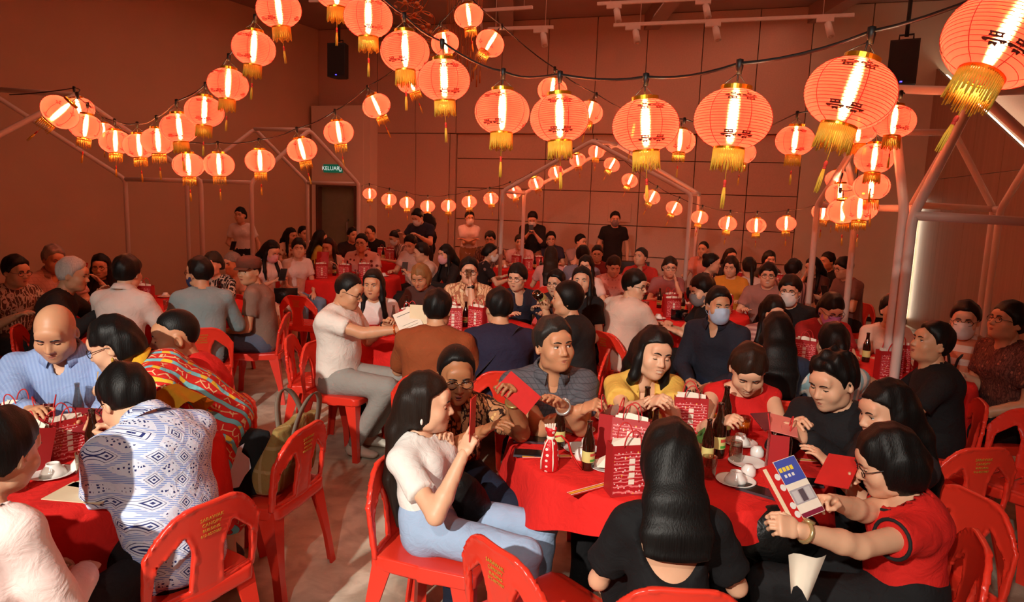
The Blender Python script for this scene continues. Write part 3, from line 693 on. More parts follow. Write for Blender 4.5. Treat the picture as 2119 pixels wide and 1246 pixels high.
def wrist_band(key, q, col, name='wristwatch', face=True, t=.06):
    p = PEOPLE[key]; H, E = p['H'][q], p['EL'][q]; d = unit(H-E); c = H - d*.03
    u = unit(np.cross(d, V3(0,0,1))); v = np.cross(u, d); r = .031*p['s']
    mb = MB(); mb.tube([c + r*(u*math.cos(a)+v*math.sin(a)) for a in np.linspace(0,2*math.pi,17)[:-1]], .0065, 6, closed=True)
    if face: mb.lathe([(0,-.004),(.017,-.004),(.018,.003),(.0,.004)], 12, 0, c + v*(r+.005), R3=np.stack([u, d, v], 1))
    mb.build(name, plain('watch_%d_%d_%d' % col, col, .25, metal=.6 if col[0] > 90 else 0), p['root'])
# ------------------------------------------------------------------ the red stacking chair
M_RED = plain('red_plastic', (226,54,36), .32, var=.04, spec=.5, coat=.15)
def chair_meshes():
    hw = .215
    # backrest: a curved shell, two arched openings left and right of a central splat; built from a 2-D outline and a thickness
    h = .0085; f = Field((-.26,-.36,.42), (.26,-.10,.84), h)
    X, Y, Z = f.ax[0][:,None,None], f.ax[1][None,:,None], f.ax[2][None,None,:]
    y0 = -.195 - .30*(Z-.43)*.42 - .035*np.cos(np.clip(X/.25,-1,1)*1.4)+.02
    wz = .215 + .012*np.sin((Z-.43)*5)
    top = .775 - .13*np.clip((np.abs(X)-.05)/.17,0,1)**2.4
    out = np.maximum(np.abs(X) - wz, Z - top); out = np.maximum(out, .43 - Z)
    def arch(cx):
        ax_ = (np.abs(X)-cx); q = np.clip((Z-.50)/.15,0,1)
        cen = .116 + .012*(1-q); hwid = .064 - .006*q - .03*np.clip((Z-.58)/.08,0,1)**2
        return np.maximum(np.abs(np.abs(X)-cen) - hwid, np.maximum(.462 - Z, Z - .668 + .9*np.clip(np.abs(X)-.10,0,1)))
    hole = arch(0)
    d2 = np.maximum(out, -hole)
    rim = np.where(d2 > -.014, .0045, 0) 
    f.F = np.maximum(d2, np.abs(Y-y0) - .0075 - rim).astype(np.float32) + 0*X
    V, Q = f.net(); back = mesh_np('backrest', V, Q, [M_RED])
    # seat: dished panel with a rolled apron and slots
    f = Field((-.25,-.25,.36), (.25,.26,.47), h); X, Y, Z = f.ax[0][:,None,None], f.ax[1][None,:,None], f.ax[2][None,None,:]
    zs = .442 - .012*np.exp(-((X/.14)**2+((Y+.02)/.16)**2)) - .03*np.clip((Y-.17)/.06,0,1)**2
    wd = .218 - .012*np.clip((-Y)/.2,0,1); r2 = np.maximum(np.abs(X)-wd, np.abs(Y)-.222) + 0*Z
    cor = np.sqrt(np.maximum(np.abs(X)-wd+.04,0)**2+np.maximum(np.abs(Y)-.182,0)**2)-.04; r2 = np.maximum(r2, cor)
    slots = np.full(r2.shape, 1.0)
    for k in (-.075,-.025,.025,.075): slots = np.minimum(slots, np.maximum(np.abs(X-k*1.0)-.0045, np.abs(Y+.03)-.075))
    plate = np.maximum(np.maximum(r2, np.abs(Z-zs)-.0065), -slots)
    apron = np.maximum(np.abs(r2+.007)-.007, np.maximum(Z-.441, .392+.02*np.cos(X*9)*np.cos(Y*9) - Z))
    f.F = np.minimum(plate, apron).astype(np.float32); V, Q = f.net(); seat = mesh_np('seat', V, Q, [M_RED])
    legs = []
    for sx_, sy_ in ((1,1),(-1,1),(1,-1),(-1,-1)):
        # angle-section leg, splayed
        mb = MB(); t = V3(sx_*.205, sy_*.200, .430); b = V3(sx_*.232, sy_*(.235 if sy_ > 0 else .262), 0)
        def ring(p, wa, wb, th): return [p, p-V3(sx_*wa,0,0), p-V3(sx_*wa,sy_*th,0), p-V3(sx_*th,sy_*th,0), p-V3(sx_*th,sy_*wb,0), p-V3(0,sy_*wb,0)]
        n = 7; P = []
        for i in range(n):
            q = i/(n-1); P += ring(t+(b-t)*q, .085-.045*min(1,q*1.6), .085-.045*min(1,q*1.6), .011)
        F = []
        for i in range(n-1):
            for j in range(6):
                k = (j+1)%6; fc = (i*6+j, i*6+k, i*6+6+k, i*6+6+j); F.append(fc if sx_*sy_ < 0 else fc[::-1])
        F.append([(n-1)*6+j for j in range(6)]); F.append(list(range(6)))
        mb.add(P, F); legs.append(mb.mesh('leg', [M_RED], smooth=False))
    mb = MB()
    return seat, back, legs
def text_mesh(name, body, size, mat, extrude=.0006, align='CENTER', font=None):
    cu = bpy.data.curves.new(name, 'FONT'); cu.body = body; cu.size = size; cu.align_x = align; cu.align_y = 'CENTER'; cu.extrude = extrude; cu.resolution_u = 2
    o = bpy.data.objects.new(name, cu); COL.objects.link(o); dg = bpy.context.evaluated_depsgraph_get(); dg.update()
    me = bpy.data.meshes.new_from_object(o.evaluated_get(dg)); bpy.data.objects.remove(o); me.materials.clear(); me.materials.append(mat); me.name = name
    return me
CH_SEAT, CH_BACK, CH_LEGS = chair_meshes()
M_GOLDPRINT = plain('gold_print', (205,160,60), .4, metal=.3)
_tx = [text_mesh('print', t, sz, M_GOLDPRINT) for t, sz in (('SARAWAK', .019), ('CANOPY', .018), ('BUILDING', .015), ('012-8577007', .015))]
CHAIRS = []
def chair(x, y, by, label, printed=True):
    r = empty('plastic_chair', (x, y, 0), math.pi + R(by), label, 'chair', 'red plastic dining chairs')
    obj('seat', CH_SEAT, r); obj('backrest', CH_BACK, r)
    for l in CH_LEGS: obj('leg', l, r)
    if printed:
        for t, z in zip(_tx, (.715,.694,.674,.655)):
            o = obj('print', t, r); o.location = (0, -.195-.30*(z-.43)*.42-.0255, z); o.rotation_euler = (R(90+7.2), 0, 0)
            o['label'] = 'gold printed lettering'
    CHAIRS.append(r); return r
# ------------------------------------------------------------------ the hall
WALL_B = V3(.954,-.299,0)/np.linalg.norm([.954,.299]); NB = V3(-WALL_B[1]*-1, 0, 0)
NB = V3(WALL_B[1], -WALL_B[0], 0)                 # into the room from the back wall
CL = V3(-4.24, 14.88, 0); CR = CL + WALL_B*11.35; ZC = 5.25
def frame(o, x):
    x = unit(x); y = np.cross((0,0,1), x); M = np.eye(4); M[:3,0] = x; M[:3,1] = y; M[:3,2] = (0,0,1); M[:3,3] = o; return M
FB = frame(CL, WALL_B)                             # local x along the wall, y away from the room, z up
def on_plane(px, py, o, n):
    d = ray(px, py); c = V3(0,0,HC); return c + d*(((o-c)@n)/(d@n))
def bw(px, py):
    p = on_plane(px, py, CL, NB); return float((p-CL)@WALL_B), float(p[2])
def wallmat(name, c, grain=(3,3,60), var=.12, rough=.75):
    if name in _M: return _M[name]
    m, nt, b = nodes_of(name); c = srgb(c)
    tc = N(nt,'ShaderNodeTexCoord'); mp = N(nt,'ShaderNodeMapping'); mp.inputs['Scale'].default_value = grain; nt.links.new(tc.outputs['Object'], mp.inputs[0])
    n1 = N(nt,'ShaderNodeTexNoise'); n1.inputs['Scale'].default_value = 1; n1.inputs['Detail'].default_value = 5; nt.links.new(mp.outputs[0], n1.inputs['Vector'])
    nt.links.new(mix(nt, n1.outputs[0], [x*(1-var) for x in c], [min(1,x*(1+var)) for x in c]), b.inputs['Base Color']); b.inputs['Roughness'].default_value = rough
    bump(nt, b, n1.outputs[0], .06, .004); _M[name] = m; return m
M_WB = wallmat('acoustic_board', (205,172,152), (40,40,40)); M_WL = wallmat('render_wall', (206,172,142), (1.2,1.2,1.2), .10); M_WW = wallmat('pale_board', (214,200,180), (6,6,6), .05)
M_WOOD = wallmat('wood_veneer', (156,122,98), (16,16,.6), .30, .5); M_CEIL = wallmat('dark_ceiling', (150,124,110), (2,2,2)); M_TRIM = plain('dark_joint', (40,26,20), .9)
def floormat():
    m, nt, b = nodes_of('polished_concrete'); tc = N(nt,'ShaderNodeTexCoord'); P = tc.outputs['Object']
    def nz(sc, det=4, dis=0):
        n = N(nt,'ShaderNodeTexNoise'); n.inputs['Scale'].default_value = sc; n.inputs['Detail'].default_value = det; n.inputs['Distortion'].default_value = dis; nt.links.new(P, n.inputs['Vector']); return n.outputs[0]
    c1 = ramp(nt, nz(1.1,6,1.2), [(.30, srgb((140,130,114))), (.48, srgb((188,180,160))), (.62, srgb((212,205,186))), (.75, srgb((168,160,142)))])
    c2 = mix(nt, ramp(nt, nz(7,8,.6), [(.42,0),(.62,.55)]), c1, srgb((136,122,104)))
    c3 = mix(nt, ramp(nt, nz(38,4), [(.58,0),(.72,.35)]), c2, srgb((200,192,172)))
    nt.links.new(c3, b.inputs['Base Color'])
    nt.links.new(ramp(nt, nz(3.2,5), [(.3,.32),(.7,.58)]), b.inputs['Roughness']); bump(nt, b, nz(24,5), .08, .003); return m
def structure(name, mb, mats, smooth=False, M=None):
    o = mb.build(name, mats, None, smooth); tag(o, kind='structure')
    if M is not None: o.matrix_world = Matrix([list(r) for r in M])
    return o
fl = MB(); fl.box((-15.2,-4.4,-.12), (8.2,15.9,0)); structure('floor', fl, floormat())
cl_ = MB(); cl_.box((-15.2,-4.4,ZC), (8.2,15.9,ZC+.12))
for i in range(5): cl_.box((-3+i*2.6,-3,ZC-.28), (-2.75+i*2.6,15.0,ZC+.01))
structure('ceiling', cl_, M_CEIL)
# back wall with its recessed board panels
LB = 11.35; xr0, zr = bw(943,276); xr1, _ = bw(1662,290)
wb = MB(); wb.box((-.3,.16,0), (LB+.8,.36,ZC)); wall_b = structure('wall_back', wb, M_TRIM, M=FB)
def panel(x0, x1, z0, z1, y0=0.0, th=.15, mat=None, parent=None, g=.006, name='panel'):
    mb = MB(); b = .006; x0 += g; x1 -= g; z0 += g; z1 -= g
    V = [(x0,y0+b,z0),(x1,y0+b,z0),(x1,y0+b,z1),(x0,y0+b,z1),(x0+b,y0,z0+b),(x1-b,y0,z0+b),(x1-b,y0,z1-b),(x0+b,y0,z1-b),(x0,y0+th,z0),(x1,y0+th,z0),(x1,y0+th,z1),(x0,y0+th,z1)]
    F = [(4,5,6,7),(0,1,5,4),(1,2,6,5),(2,3,7,6),(3,0,4,7),(8,9,1,0),(9,10,2,1),(10,11,3,2),(11,8,0,3),(9,8,11,10)]
    mb.add(V, F); return mb.build(name, mat or M_WB, parent or wall_b, False)
seam_z = [0, .33] + [bw(1300, y)[1] for y in (531,467.6,397.7,332)] + [zr]
seam_x = [xr0] + [bw(x, 400)[0] for x in (1030,1123,1220,1321,1433,1545)] + [xr1]
rnd = random.Random(3)
for i in range(len(seam_x)-1):
    for j in range(len(seam_z)-1):
        panel(seam_x[i], seam_x[i+1], seam_z[j], seam_z[j+1], .085 + rnd.uniform(-.004,.004) - (.012 if j in (2,) else 0), .075)
up = [0, bw(780,250)[0]] + [bw(860,150)[0], xr0] + seam_x[1:-1] + [xr1]
for i in range(len(up)-1): panel(up[i], up[i+1], zr, ZC, 0, .16)
xp0 = bw(780,300)[0]; panel(xp0, bw(860,300)[0], 0, zr, 0, .16); panel(bw(860,300)[0], bw(930,300)[0], 0, zr, 0, .16)
panel(bw(930,300)[0], xr0, 0, zr, .02, .14)
for a, b_ in ((xr1, bw(1760,500)[0]), (bw(1760,500)[0], LB+.7)): panel(a, b_, .08, ZC, 0, .16, M_WW); panel(a, b_, 0, .08, .02, .14, M_TRIM)
hx0, hz0 = bw(1258,419); hx1, hz1 = bw(1304,461); panel(hx0, hx1, hz1, hz0, .066, .03, None, None, 0, 'access_hatch')
# doorway block with exit door
D0 = -.32
def bwo(px, py): p = on_plane(px, py, CL - NB*D0, NB) - CL; return float(p@WALL_B), float(p[2])
bx0, bz = bwo(644,219); bx1, _ = bwo(752,219); dx0, dz = bwo(654,379); dx1, _ = bwo(738,379); bx1 = max(bx1, dx1+.04)
tr = MB(); tr.box((bx0,D0,0), (dx0,.02,bz)); tr.box((dx1,D0,0), (bx1,.02,bz)); tr.box((dx0,D0,dz), (dx1,.02,bz)); tr.box((bx1,D0+.01,0), (bw(781,300)[0],.02,bz)); structure('trim_1', tr, wallmat('portal_board', (236,214,196), (5,5,5), .05), M=FB)
dm = MB(); dm.box((dx0,D0+.12,0), (dx1,D0+.17,dz)); door = structure('door_1', dm, plain('green_grey_door', (120,130,112), .5), M=FB)
fr = MB()
for lo, hi in (((dx0,D0-.015,0),(dx0+.06,D0+.13,dz)), ((dx1-.06,D0-.015,0),(dx1,D0+.13,dz)), ((dx0+.06,D0-.015,dz-.07),(dx1-.06,D0+.13,dz))): fr.box(lo, hi)
fr.build('door_frame', plain('door_frame_paint', (88,66,56), .5), door, False)
hd = MB(); hd.tube([(dx0+.70,D0+.12,.55),(dx0+.70,D0+.06,.60),(dx0+.70,D0+.06,1.30),(dx0+.70,D0+.12,1.35)], .012, 8); hd.tube([(dx0+.74,D0+.06,1.02),(dx1-.1,D0+.06,1.02)], .014, 8); hd.build('door_handle', plain('steel', (150,150,150), .3, metal=.9), door)
ex, ez = bwo(691,349); sg = empty('exit_sign', (0,0,0), 0, 'small green lit exit sign reading KELUAR above the grey door', 'sign'); sg.matrix_world = Matrix([list(r) for r in frame(CL + WALL_B*ex + NB*(.335) + V3(0,0,ez), WALL_B)])
k = MB(); k.box((-.22,-.03,-.085), (.22,.0,.085)); k.build('sign_box', plain('exit_green', (20,120,92), .4, emit=(20,140,105), es=.22), sg, False)
t = obj('lettering', text_mesh('lettering', 'KELUAR', .115, plain('exit_white', (235,250,245), .4, emit=(225,250,240), es=.7)), sg); t.location = (-.045,-.033,0); t.rotation_euler = (R(90),0,0)
pic = MB(); pic.box((.155,-.034,-.055),(.205,-.031,.055)); pic.box((.162,-.036,-.04),(.198,-.0335,.045),1); pic.build('running_figure', [_M['exit_white'], _M['exit_green']], sg, False)
# left wall, right wall, the wall behind the camera
FLd = V3(-.47,-.883,0); wl = MB(); wl.box((-.1,-.2,0), (21.5,0,ZC)); M_ = frame(CL, FLd); structure('wall_left', wl, M_WL, M=M_)
FRd = unit(V3(-.225,-.975,0)); FR = frame(CR, FRd)                # local +y points out of the room
fb_ = MB(); fb_.box((-15,-4.6,0), (8,-4.4,ZC)); structure('wall_front', fb_, M_WL)
wr_ = MB(); wr_.box((-.2,.40,0), (16.2,.60,ZC)); structure('wall_right', wr_, M_WB, M=FR)
def rw(px, py, off=0):
    nr = np.cross((0,0,1), FRd); o = CR + nr*off; p = on_plane(px, py, o, nr); return float((p-CR)@FRd), float(p[2])
(sx0, sz0), (sx1, sz1) = rw(1938,142,.12), rw(2119,312,.12)
sl = (sz1-sz0)/(sx1-sx0); xe = 15.6; ze = max(.9, sz0 + sl*(xe-sx0)); xk = sx0 + (ze-sz0)/sl if sl < 0 else xe
wd = empty('wall_wood_stair', (0,0,0)); wd['kind'] = 'structure'; wd.matrix_world = Matrix([list(r) for r in FR])
seam = rw(1898,376,.12)[1]
zt = lambda x: sz0 + sl*(x-sx0) if x < xk else ze
xs = [sx0-.02] + [sx0 + .92*i for i in range(1, 15)]
for i in range(len(xs)-1):
    a, b_ = xs[i]+.003, xs[i+1]-.003
    for lo, hi in ((0.0, 'seam'), ('seam', 'top')):
        za = lo if lo == 0 else seam+.004; ta, tb = (min(seam-.004, zt(a)), min(seam-.004, zt(b_))) if hi == 'seam' else (zt(a), zt(b_))
        if ta - za < .03 and tb - za < .03: continue
        ta, tb = max(ta, za+.001), max(tb, za+.001); mb = MB()
        mb.add([(a,.12,za),(b_,.12,za),(b_,.12,tb),(a,.12,ta),(a,.16,za),(b_,.16,za),(b_,.16,tb),(a,.16,ta)], [(0,1,2,3),(7,6,5,4),(3,2,6,7),(0,3,7,4),(1,5,6,2),(0,4,5,1)])
        mb.build('panel', M_WOOD, wd, False)
led = MB(); M_LED = plain('led_strip', (255,250,235), .5, emit=(255,240,212), es=10.5)
n_ = 12; X_ = np.linspace(sx0+.15, min(xk, sx0+7.5), n_)
for i in range(n_-1):
    a, b_ = X_[i], X_[i+1]; led.add([(a,.20,zt(a)-.05),(b_,.20,zt(b_)-.05),(b_,.24,zt(b_)-.05),(a,.24,zt(a)-.05),(a,.20,zt(a)-.07),(b_,.20,zt(b_)-.07),(b_,.24,zt(b_)-.07),(a,.24,zt(a)-.07)], [(3,2,1,0),(4,5,6,7),(0,1,5,4),(2,3,7,6)])
o = led.build('cove_light', M_LED, None, False); o.matrix_world = Matrix([list(r) for r in FR]); tag(o, 'white light strip along the sloping top edge of the wood wall', 'light strip')
led = MB(); led.box((.012,.06,.12), (.022,.10,2.1)); o = led.build('cove_light', plain('led_strip_low', (255,250,235), .5, emit=(255,240,212), es=10), None, False); o.matrix_world = Matrix([list(r) for r in FR]); tag(o, 'upright white light strip in the corner between pale boards and wood wall', 'light strip')
rt = MB(); rt.box((.0,.39,0), (.02,.40,ZC)); structure('trim_2', rt, M_WW, M=FR)
# ------------------------------------------------------------------ ceiling fittings
M_WHT = plain('white_steel', (214,196,184), .4)
def track(p0, p1, z, heads, label):
    a, b = at_z(*p0, z), at_z(*p1, z); d = unit(b-a); r = empty('track_light_rail', tuple(a), math.atan2(d[1], d[0]), label, 'track light')
    L = np.linalg.norm(b-a); mb = MB(); mb.box((0,-.02,-.02), (L,.02,.02)); mb.build('rail', M_WHT, r, False)
    for t in (.12*L, .88*L):
        w_ = MB(); w_.tube([(t,0,.02),(t,0,ZC-z)], .004, 5); w_.build('hanger', M_WHT, r)
    for hx in heads:
        h_ = at_z(*hx, z); t = float((h_-a)@d); mb = MB(); mb.box((t-.10,-.025,-.07), (t+.10,.025,-.02)); mb.tube([(t+.04,0,-.07),(t+.04,0,-.12)], .012, 6); k_ = mb.build('adapter', M_WHT, r, False)
        s_ = MB(); dr = unit(V3(.25,-.35,-1)); ax = np.cross(dr,(1,0,0)); c0 = V3(t+.04,0,-.10); s_.tube([c0-dr*.02, c0+dr*.17], [.042,.045], 12); s_.tube([c0+dr*.168, c0+dr*.172], .034, 12, 1); s_.build('spot_head', [M_WHT, plain('lens', (200,170,150), .1)], k_)
track((1236,8),(1475,-4),4.55,[(1275,14),(1456,2)],'upper white track rail with two unlit spots')
track((1270,52),(1768,31),4.25,[(1312,54),(1476,47),(1706,38)],'lower white track rail with three unlit spots')
track((960,24),(1102,15),4.5,[(985,22)],'short upper white track rail left of the others')
track((1010,60),(1145,56),4.25,[(1120,58)],'short lower white track rail ending beside a tilted lantern')
track((640,2),(800,-4),4.7,[(700,0)],'short white track rail by the left hanging speaker')
def speaker(px, py, Y, wpx, hpx, yaw, label):
    c = at_y(px, py, Y); w_, h_ = wpx*Y/FPX, hpx*Y/FPX*.97; r = empty('hanging_speaker', tuple(c), R(yaw), label, 'loudspeaker'); blk = plain('speaker_black', (20,19,20), .6)
    mb = MB(); P = []
    for z in (-h_/2, h_/2):
        for x, y in ((-w_/2,-w_*.4),(w_/2,-w_*.4),(w_*.42,w_*.25),(w_*.25,w_*.45),(-w_*.25,w_*.45),(-w_*.42,w_*.25)): P.append((x,y,z))
    mb.add(P, [(5,4,3,2,1,0),(6,7,8,9,10,11)]+[(i,(i+1)%6,6+(i+1)%6,6+i) for i in range(6)]); mb.build('cabinet', blk, r, False)
    g = MB(); g.box((-w_*.45,-w_*.415,-h_*.44), (w_*.45,-w_*.398,h_*.46)); g.build('grille', plain('speaker_grille', (28,27,28), .9, bmp=.6, bscale=400), r, False)
    l_ = MB(); l_.box((-.012,-w_*.42,-h_*.455),(.012,-w_*.41,-h_*.43)); l_.build('power_light', plain('blue_led', (60,60,255), .4, emit=(70,60,255), es=6), r, False)
    k_ = MB(); k_.tube([(-.07,0,h_/2),(-.07,0,h_/2+.07),(.07,0,h_/2+.07),(.07,0,h_/2)], .012, 6); k_.tube([(0,0,h_/2+.05),(0,0,ZC-c[2])], .022, 8); k_.build('hanging_pole', blk, r)
speaker(702,127,12.5,37,66,-10,'black loudspeaker hanging near the back corner left of the lantern strings')
speaker(1870,132,8.0,52,88,-32,'black loudspeaker hanging on a pole above the right pipe frame')
# copper hanging sculpture
r = empty('hanging_ornament', (0,0,0), 0, 'copper ring and ball hanging ornament with thin rods near the ceiling', 'ornament'); M_COP = plain('copper', (190,110,58), .3, metal=.9)
for i in range(26):
    t = i/25; c = at_y(838+ t*84 + 20*math.sin(i*1.7), -14 + t*150 + 10*math.cos(i*2.1), 9.6 + .3*math.sin(i)); mb = MB()
    e1 = unit(V3(math.cos(i*.9), math.sin(i*.9), .3*math.sin(i*2))); e2 = unit(np.cross(e1, (math.sin(i), .4, 1))); rr = .13 + .05*math.sin(i*1.3)
    mb.tube([c + rr*(e1*math.cos(a)+e2*math.sin(a)) for a in np.linspace(0,2*math.pi,21)[:-1]], .006, 5, closed=True); mb.build('ring', M_COP, r)
    s_ = MB(); s_.sphere(c + e1*rr, .035, 10); s_.build('ball', M_COP, r)
for i in range(22):
    a = at_y(926 + i*3.4, 0, 9.8 + .25*math.sin(i*2)); mb = MB(); L_ = .55 + .45*abs(math.sin(i*1.9)); mb.tube([V3(a[0],a[1],ZC), a - V3(0,0,L_)], .004, 5); mb.tube([a-V3(0,0,L_), a-V3(0,0,L_+.16)], .010, 6); mb.build('rod', M_COP, r)
# ------------------------------------------------------------------ white pipe house frames
M_PIPE = plain('white_pipe', (226,208,198), .42, var=.04)
def pipe_frame(label, tubes, rad, joints=()):
    r = empty('pipe_house_frame', tuple(V3(*tubes[0][0])*V3(1,1,0)), 0, label, 'frame'); o_ = V3(*tubes[0][0])*V3(1,1,0)
    for t in tubes:
        mb = MB(); P = [np.asarray(p, float)-o_ for p in t]; Q_ = [P[0]]
        for i in range(1, len(P)-1):                                     # rounded bends
            a, b_, c = P[i-1], P[i], P[i+1]; u, v = unit(a-b_), unit(c-b_); q = min(.07, .4*np.linalg.norm(a-b_), .4*np.linalg.norm(c-b_))
            for s_ in np.linspace(0,1,6): Q_.append((1-s_)**2*(b_+u*q) + 2*s_*(1-s_)*b_ + s_**2*(b_+v*q))
        Q_.append(P[-1]); mb.tube(Q_, rad, 10); mb.build('pipe', M_PIPE, r)
    return r
G = lambda p: V3(p[0], p[1], 0)
def P_(px, py, Y): return at_y(px, py, Y)
def gable(l, a, r_): return [G(l), l, a, r_, G(r_)]
# back frame
a1, b1, c1 = P_(1040,396,10.2), P_(1225,292,9.9), P_(1430,402,9.6); a2, b2, c2 = P_(1085,400,11.4), P_(1275,299,11.1), P_(1447,402,10.8)
pipe_frame('white pipe house frame at the back with lanterns along its gable', [gable(a1,b1,c1), gable(a2,b2,c2), [a1,a2], [b1,b2], [c1,c2]], .03)
# left frames
nL, aL = P_(415,375,8.6), P_(156,197,7.2); nF, aF = P_(259,371,9.3), P_(-34,183,8.4); oL = P_(-160,362,6.2); oF = P_(-260,330,7.2)
pipe_frame('large white pipe house frame by the left wall under the lantern swag', [gable(oL,aL,nL), gable(oF,aF,nF), [aF,aL], [nF,nL], [oF,oL]], .03)
nA, aA, mA = P_(520,378,9.0), P_(640,269,9.6), P_(742,381,10.0); nB, aB, mB = P_(386,374,9.8), P_(527,267,10.4), P_(636,378,10.9)
pipe_frame('small white pipe house frame in front of the exit door', [gable(nA,aA,mA), gable(nB,aB,mB), [aA,aB], [nA,nB], [mA,mB]], .028)
# right frames, two houses that share the doubled post
n1, A1, l1 = P_(1871,436,4.3), P_(1846,184,5.0), P_(1692,424,7.0)
l2, A2, n2 = P_(1772,432,6.6), P_(1742,262,6.3), P_(1890,432,5.2)
pipe_frame('right pipe house frame around the lantern cluster with a doubled post', [gable(l1,A1,n1), [l1,P_(1776,430,6.6),n2], [G(l2),l2,A2], [A2,A1]], .03)
m1 = P_(1889,446,4.2); B1 = P_(2022,190,4.5); m2 = P_(2330,470,4.4); C1, Cn, Cm = P_(1974,274,6.4), P_(1888,424,6.0), P_(2056,433,6.6); C2, C2m = P_(1960,272,6.9), P_(2070,434,6.2)
pipe_frame('front right pipe house frame with thick white post and sloping rafters', [gable(m1,B1,m2), [m1, m2], [A1+V3(.02,0,0), B1, P_(2300,178,4.4)], [Cn, C1, Cm, G(Cm)], [P_(1790,274,6.6), C1], [Cn, Cm, C2m], [G(C2m), C2m, P_(2140,320,5.6)]], .03)
# ------------------------------------------------------------------ lanterns (unit diameter, scaled by .25 m)
def shade_mat(name, tint):
    m, nt, b = nodes_of(name); nt.nodes.remove(b); out = nt.nodes['Material Output']
    tr = N(nt,'ShaderNodeBsdfTranslucent'); tp = N(nt,'ShaderNodeBsdfTransparent'); rf = N(nt,'ShaderNodeBsdfRefraction'); df = N(nt,'ShaderNodeBsdfDiffuse'); lw = N(nt,'ShaderNodeLayerWeight'); lw.inputs[0].default_value = .4
    tc = N(nt,'ShaderNodeTexCoord'); nz = N(nt,'ShaderNodeTexNoise'); nz.inputs['Scale'].default_value = 8; nt.links.new(tc.outputs['Object'], nz.inputs['Vector'])
    c = srgb(tint); col = mix(nt, nz.outputs[0], [x*.9 for x in c], [min(1,x*1.1) for x in c])
    nt.links.new(col, tr.inputs[0]); nt.links.new(col, df.inputs[0]); tp.inputs[0].default_value = srgb((255,160,128)) + (1,)
    rf.inputs['Color'].default_value = srgb((255,214,150)) + (1,); rf.inputs['Roughness'].default_value = .40; rf.inputs['IOR'].default_value = 1.22
    def two(f, a, b):
        m_ = N(nt,'ShaderNodeMixShader'); nt.links.new(a.outputs[0], m_.inputs[1]); nt.links.new(b.outputs[0], m_.inputs[2])
        if hasattr(f,'is_linked'): nt.links.new(f, m_.inputs[0])
        else: m_.inputs[0].default_value = f
        return m_
    m1 = two(.22, tr, df); m2 = two(ramp(nt, lw.outputs['Facing'], [(0,.26),(.5,.12),(1,.0)]), m1, rf)
    m3 = two(ramp(nt, lw.outputs['Facing'], [(0,.60),(.75,.80),(1,.95)]), tp, m2)
    nt.links.new(m3.outputs[0], out.inputs[0]); return m
M_SHADE = shade_mat('lantern_fabric', (250,74,58)); M_GOLD = plain('gold_foil', (222,166,40), .25, metal=.85); M_FRINGE = plain('gold_fringe', (226,176,52), .6, bmp=.3); M_SEAM = plain('lantern_wire', (150,36,24), .6)
M_PRINT = plain('lantern_print', (84,26,12), .5); M_BULB = plain('bulb', (255,240,200), .4, emit=(255,212,168), es=235)
M_CABLE = plain('black_cable', (16,14,14), .5); M_TRED = plain('tassel_red', (196,44,30), .7)
def lr(z): return .5*math.sqrt(max(0, 1-(z/.425)**2))**.92
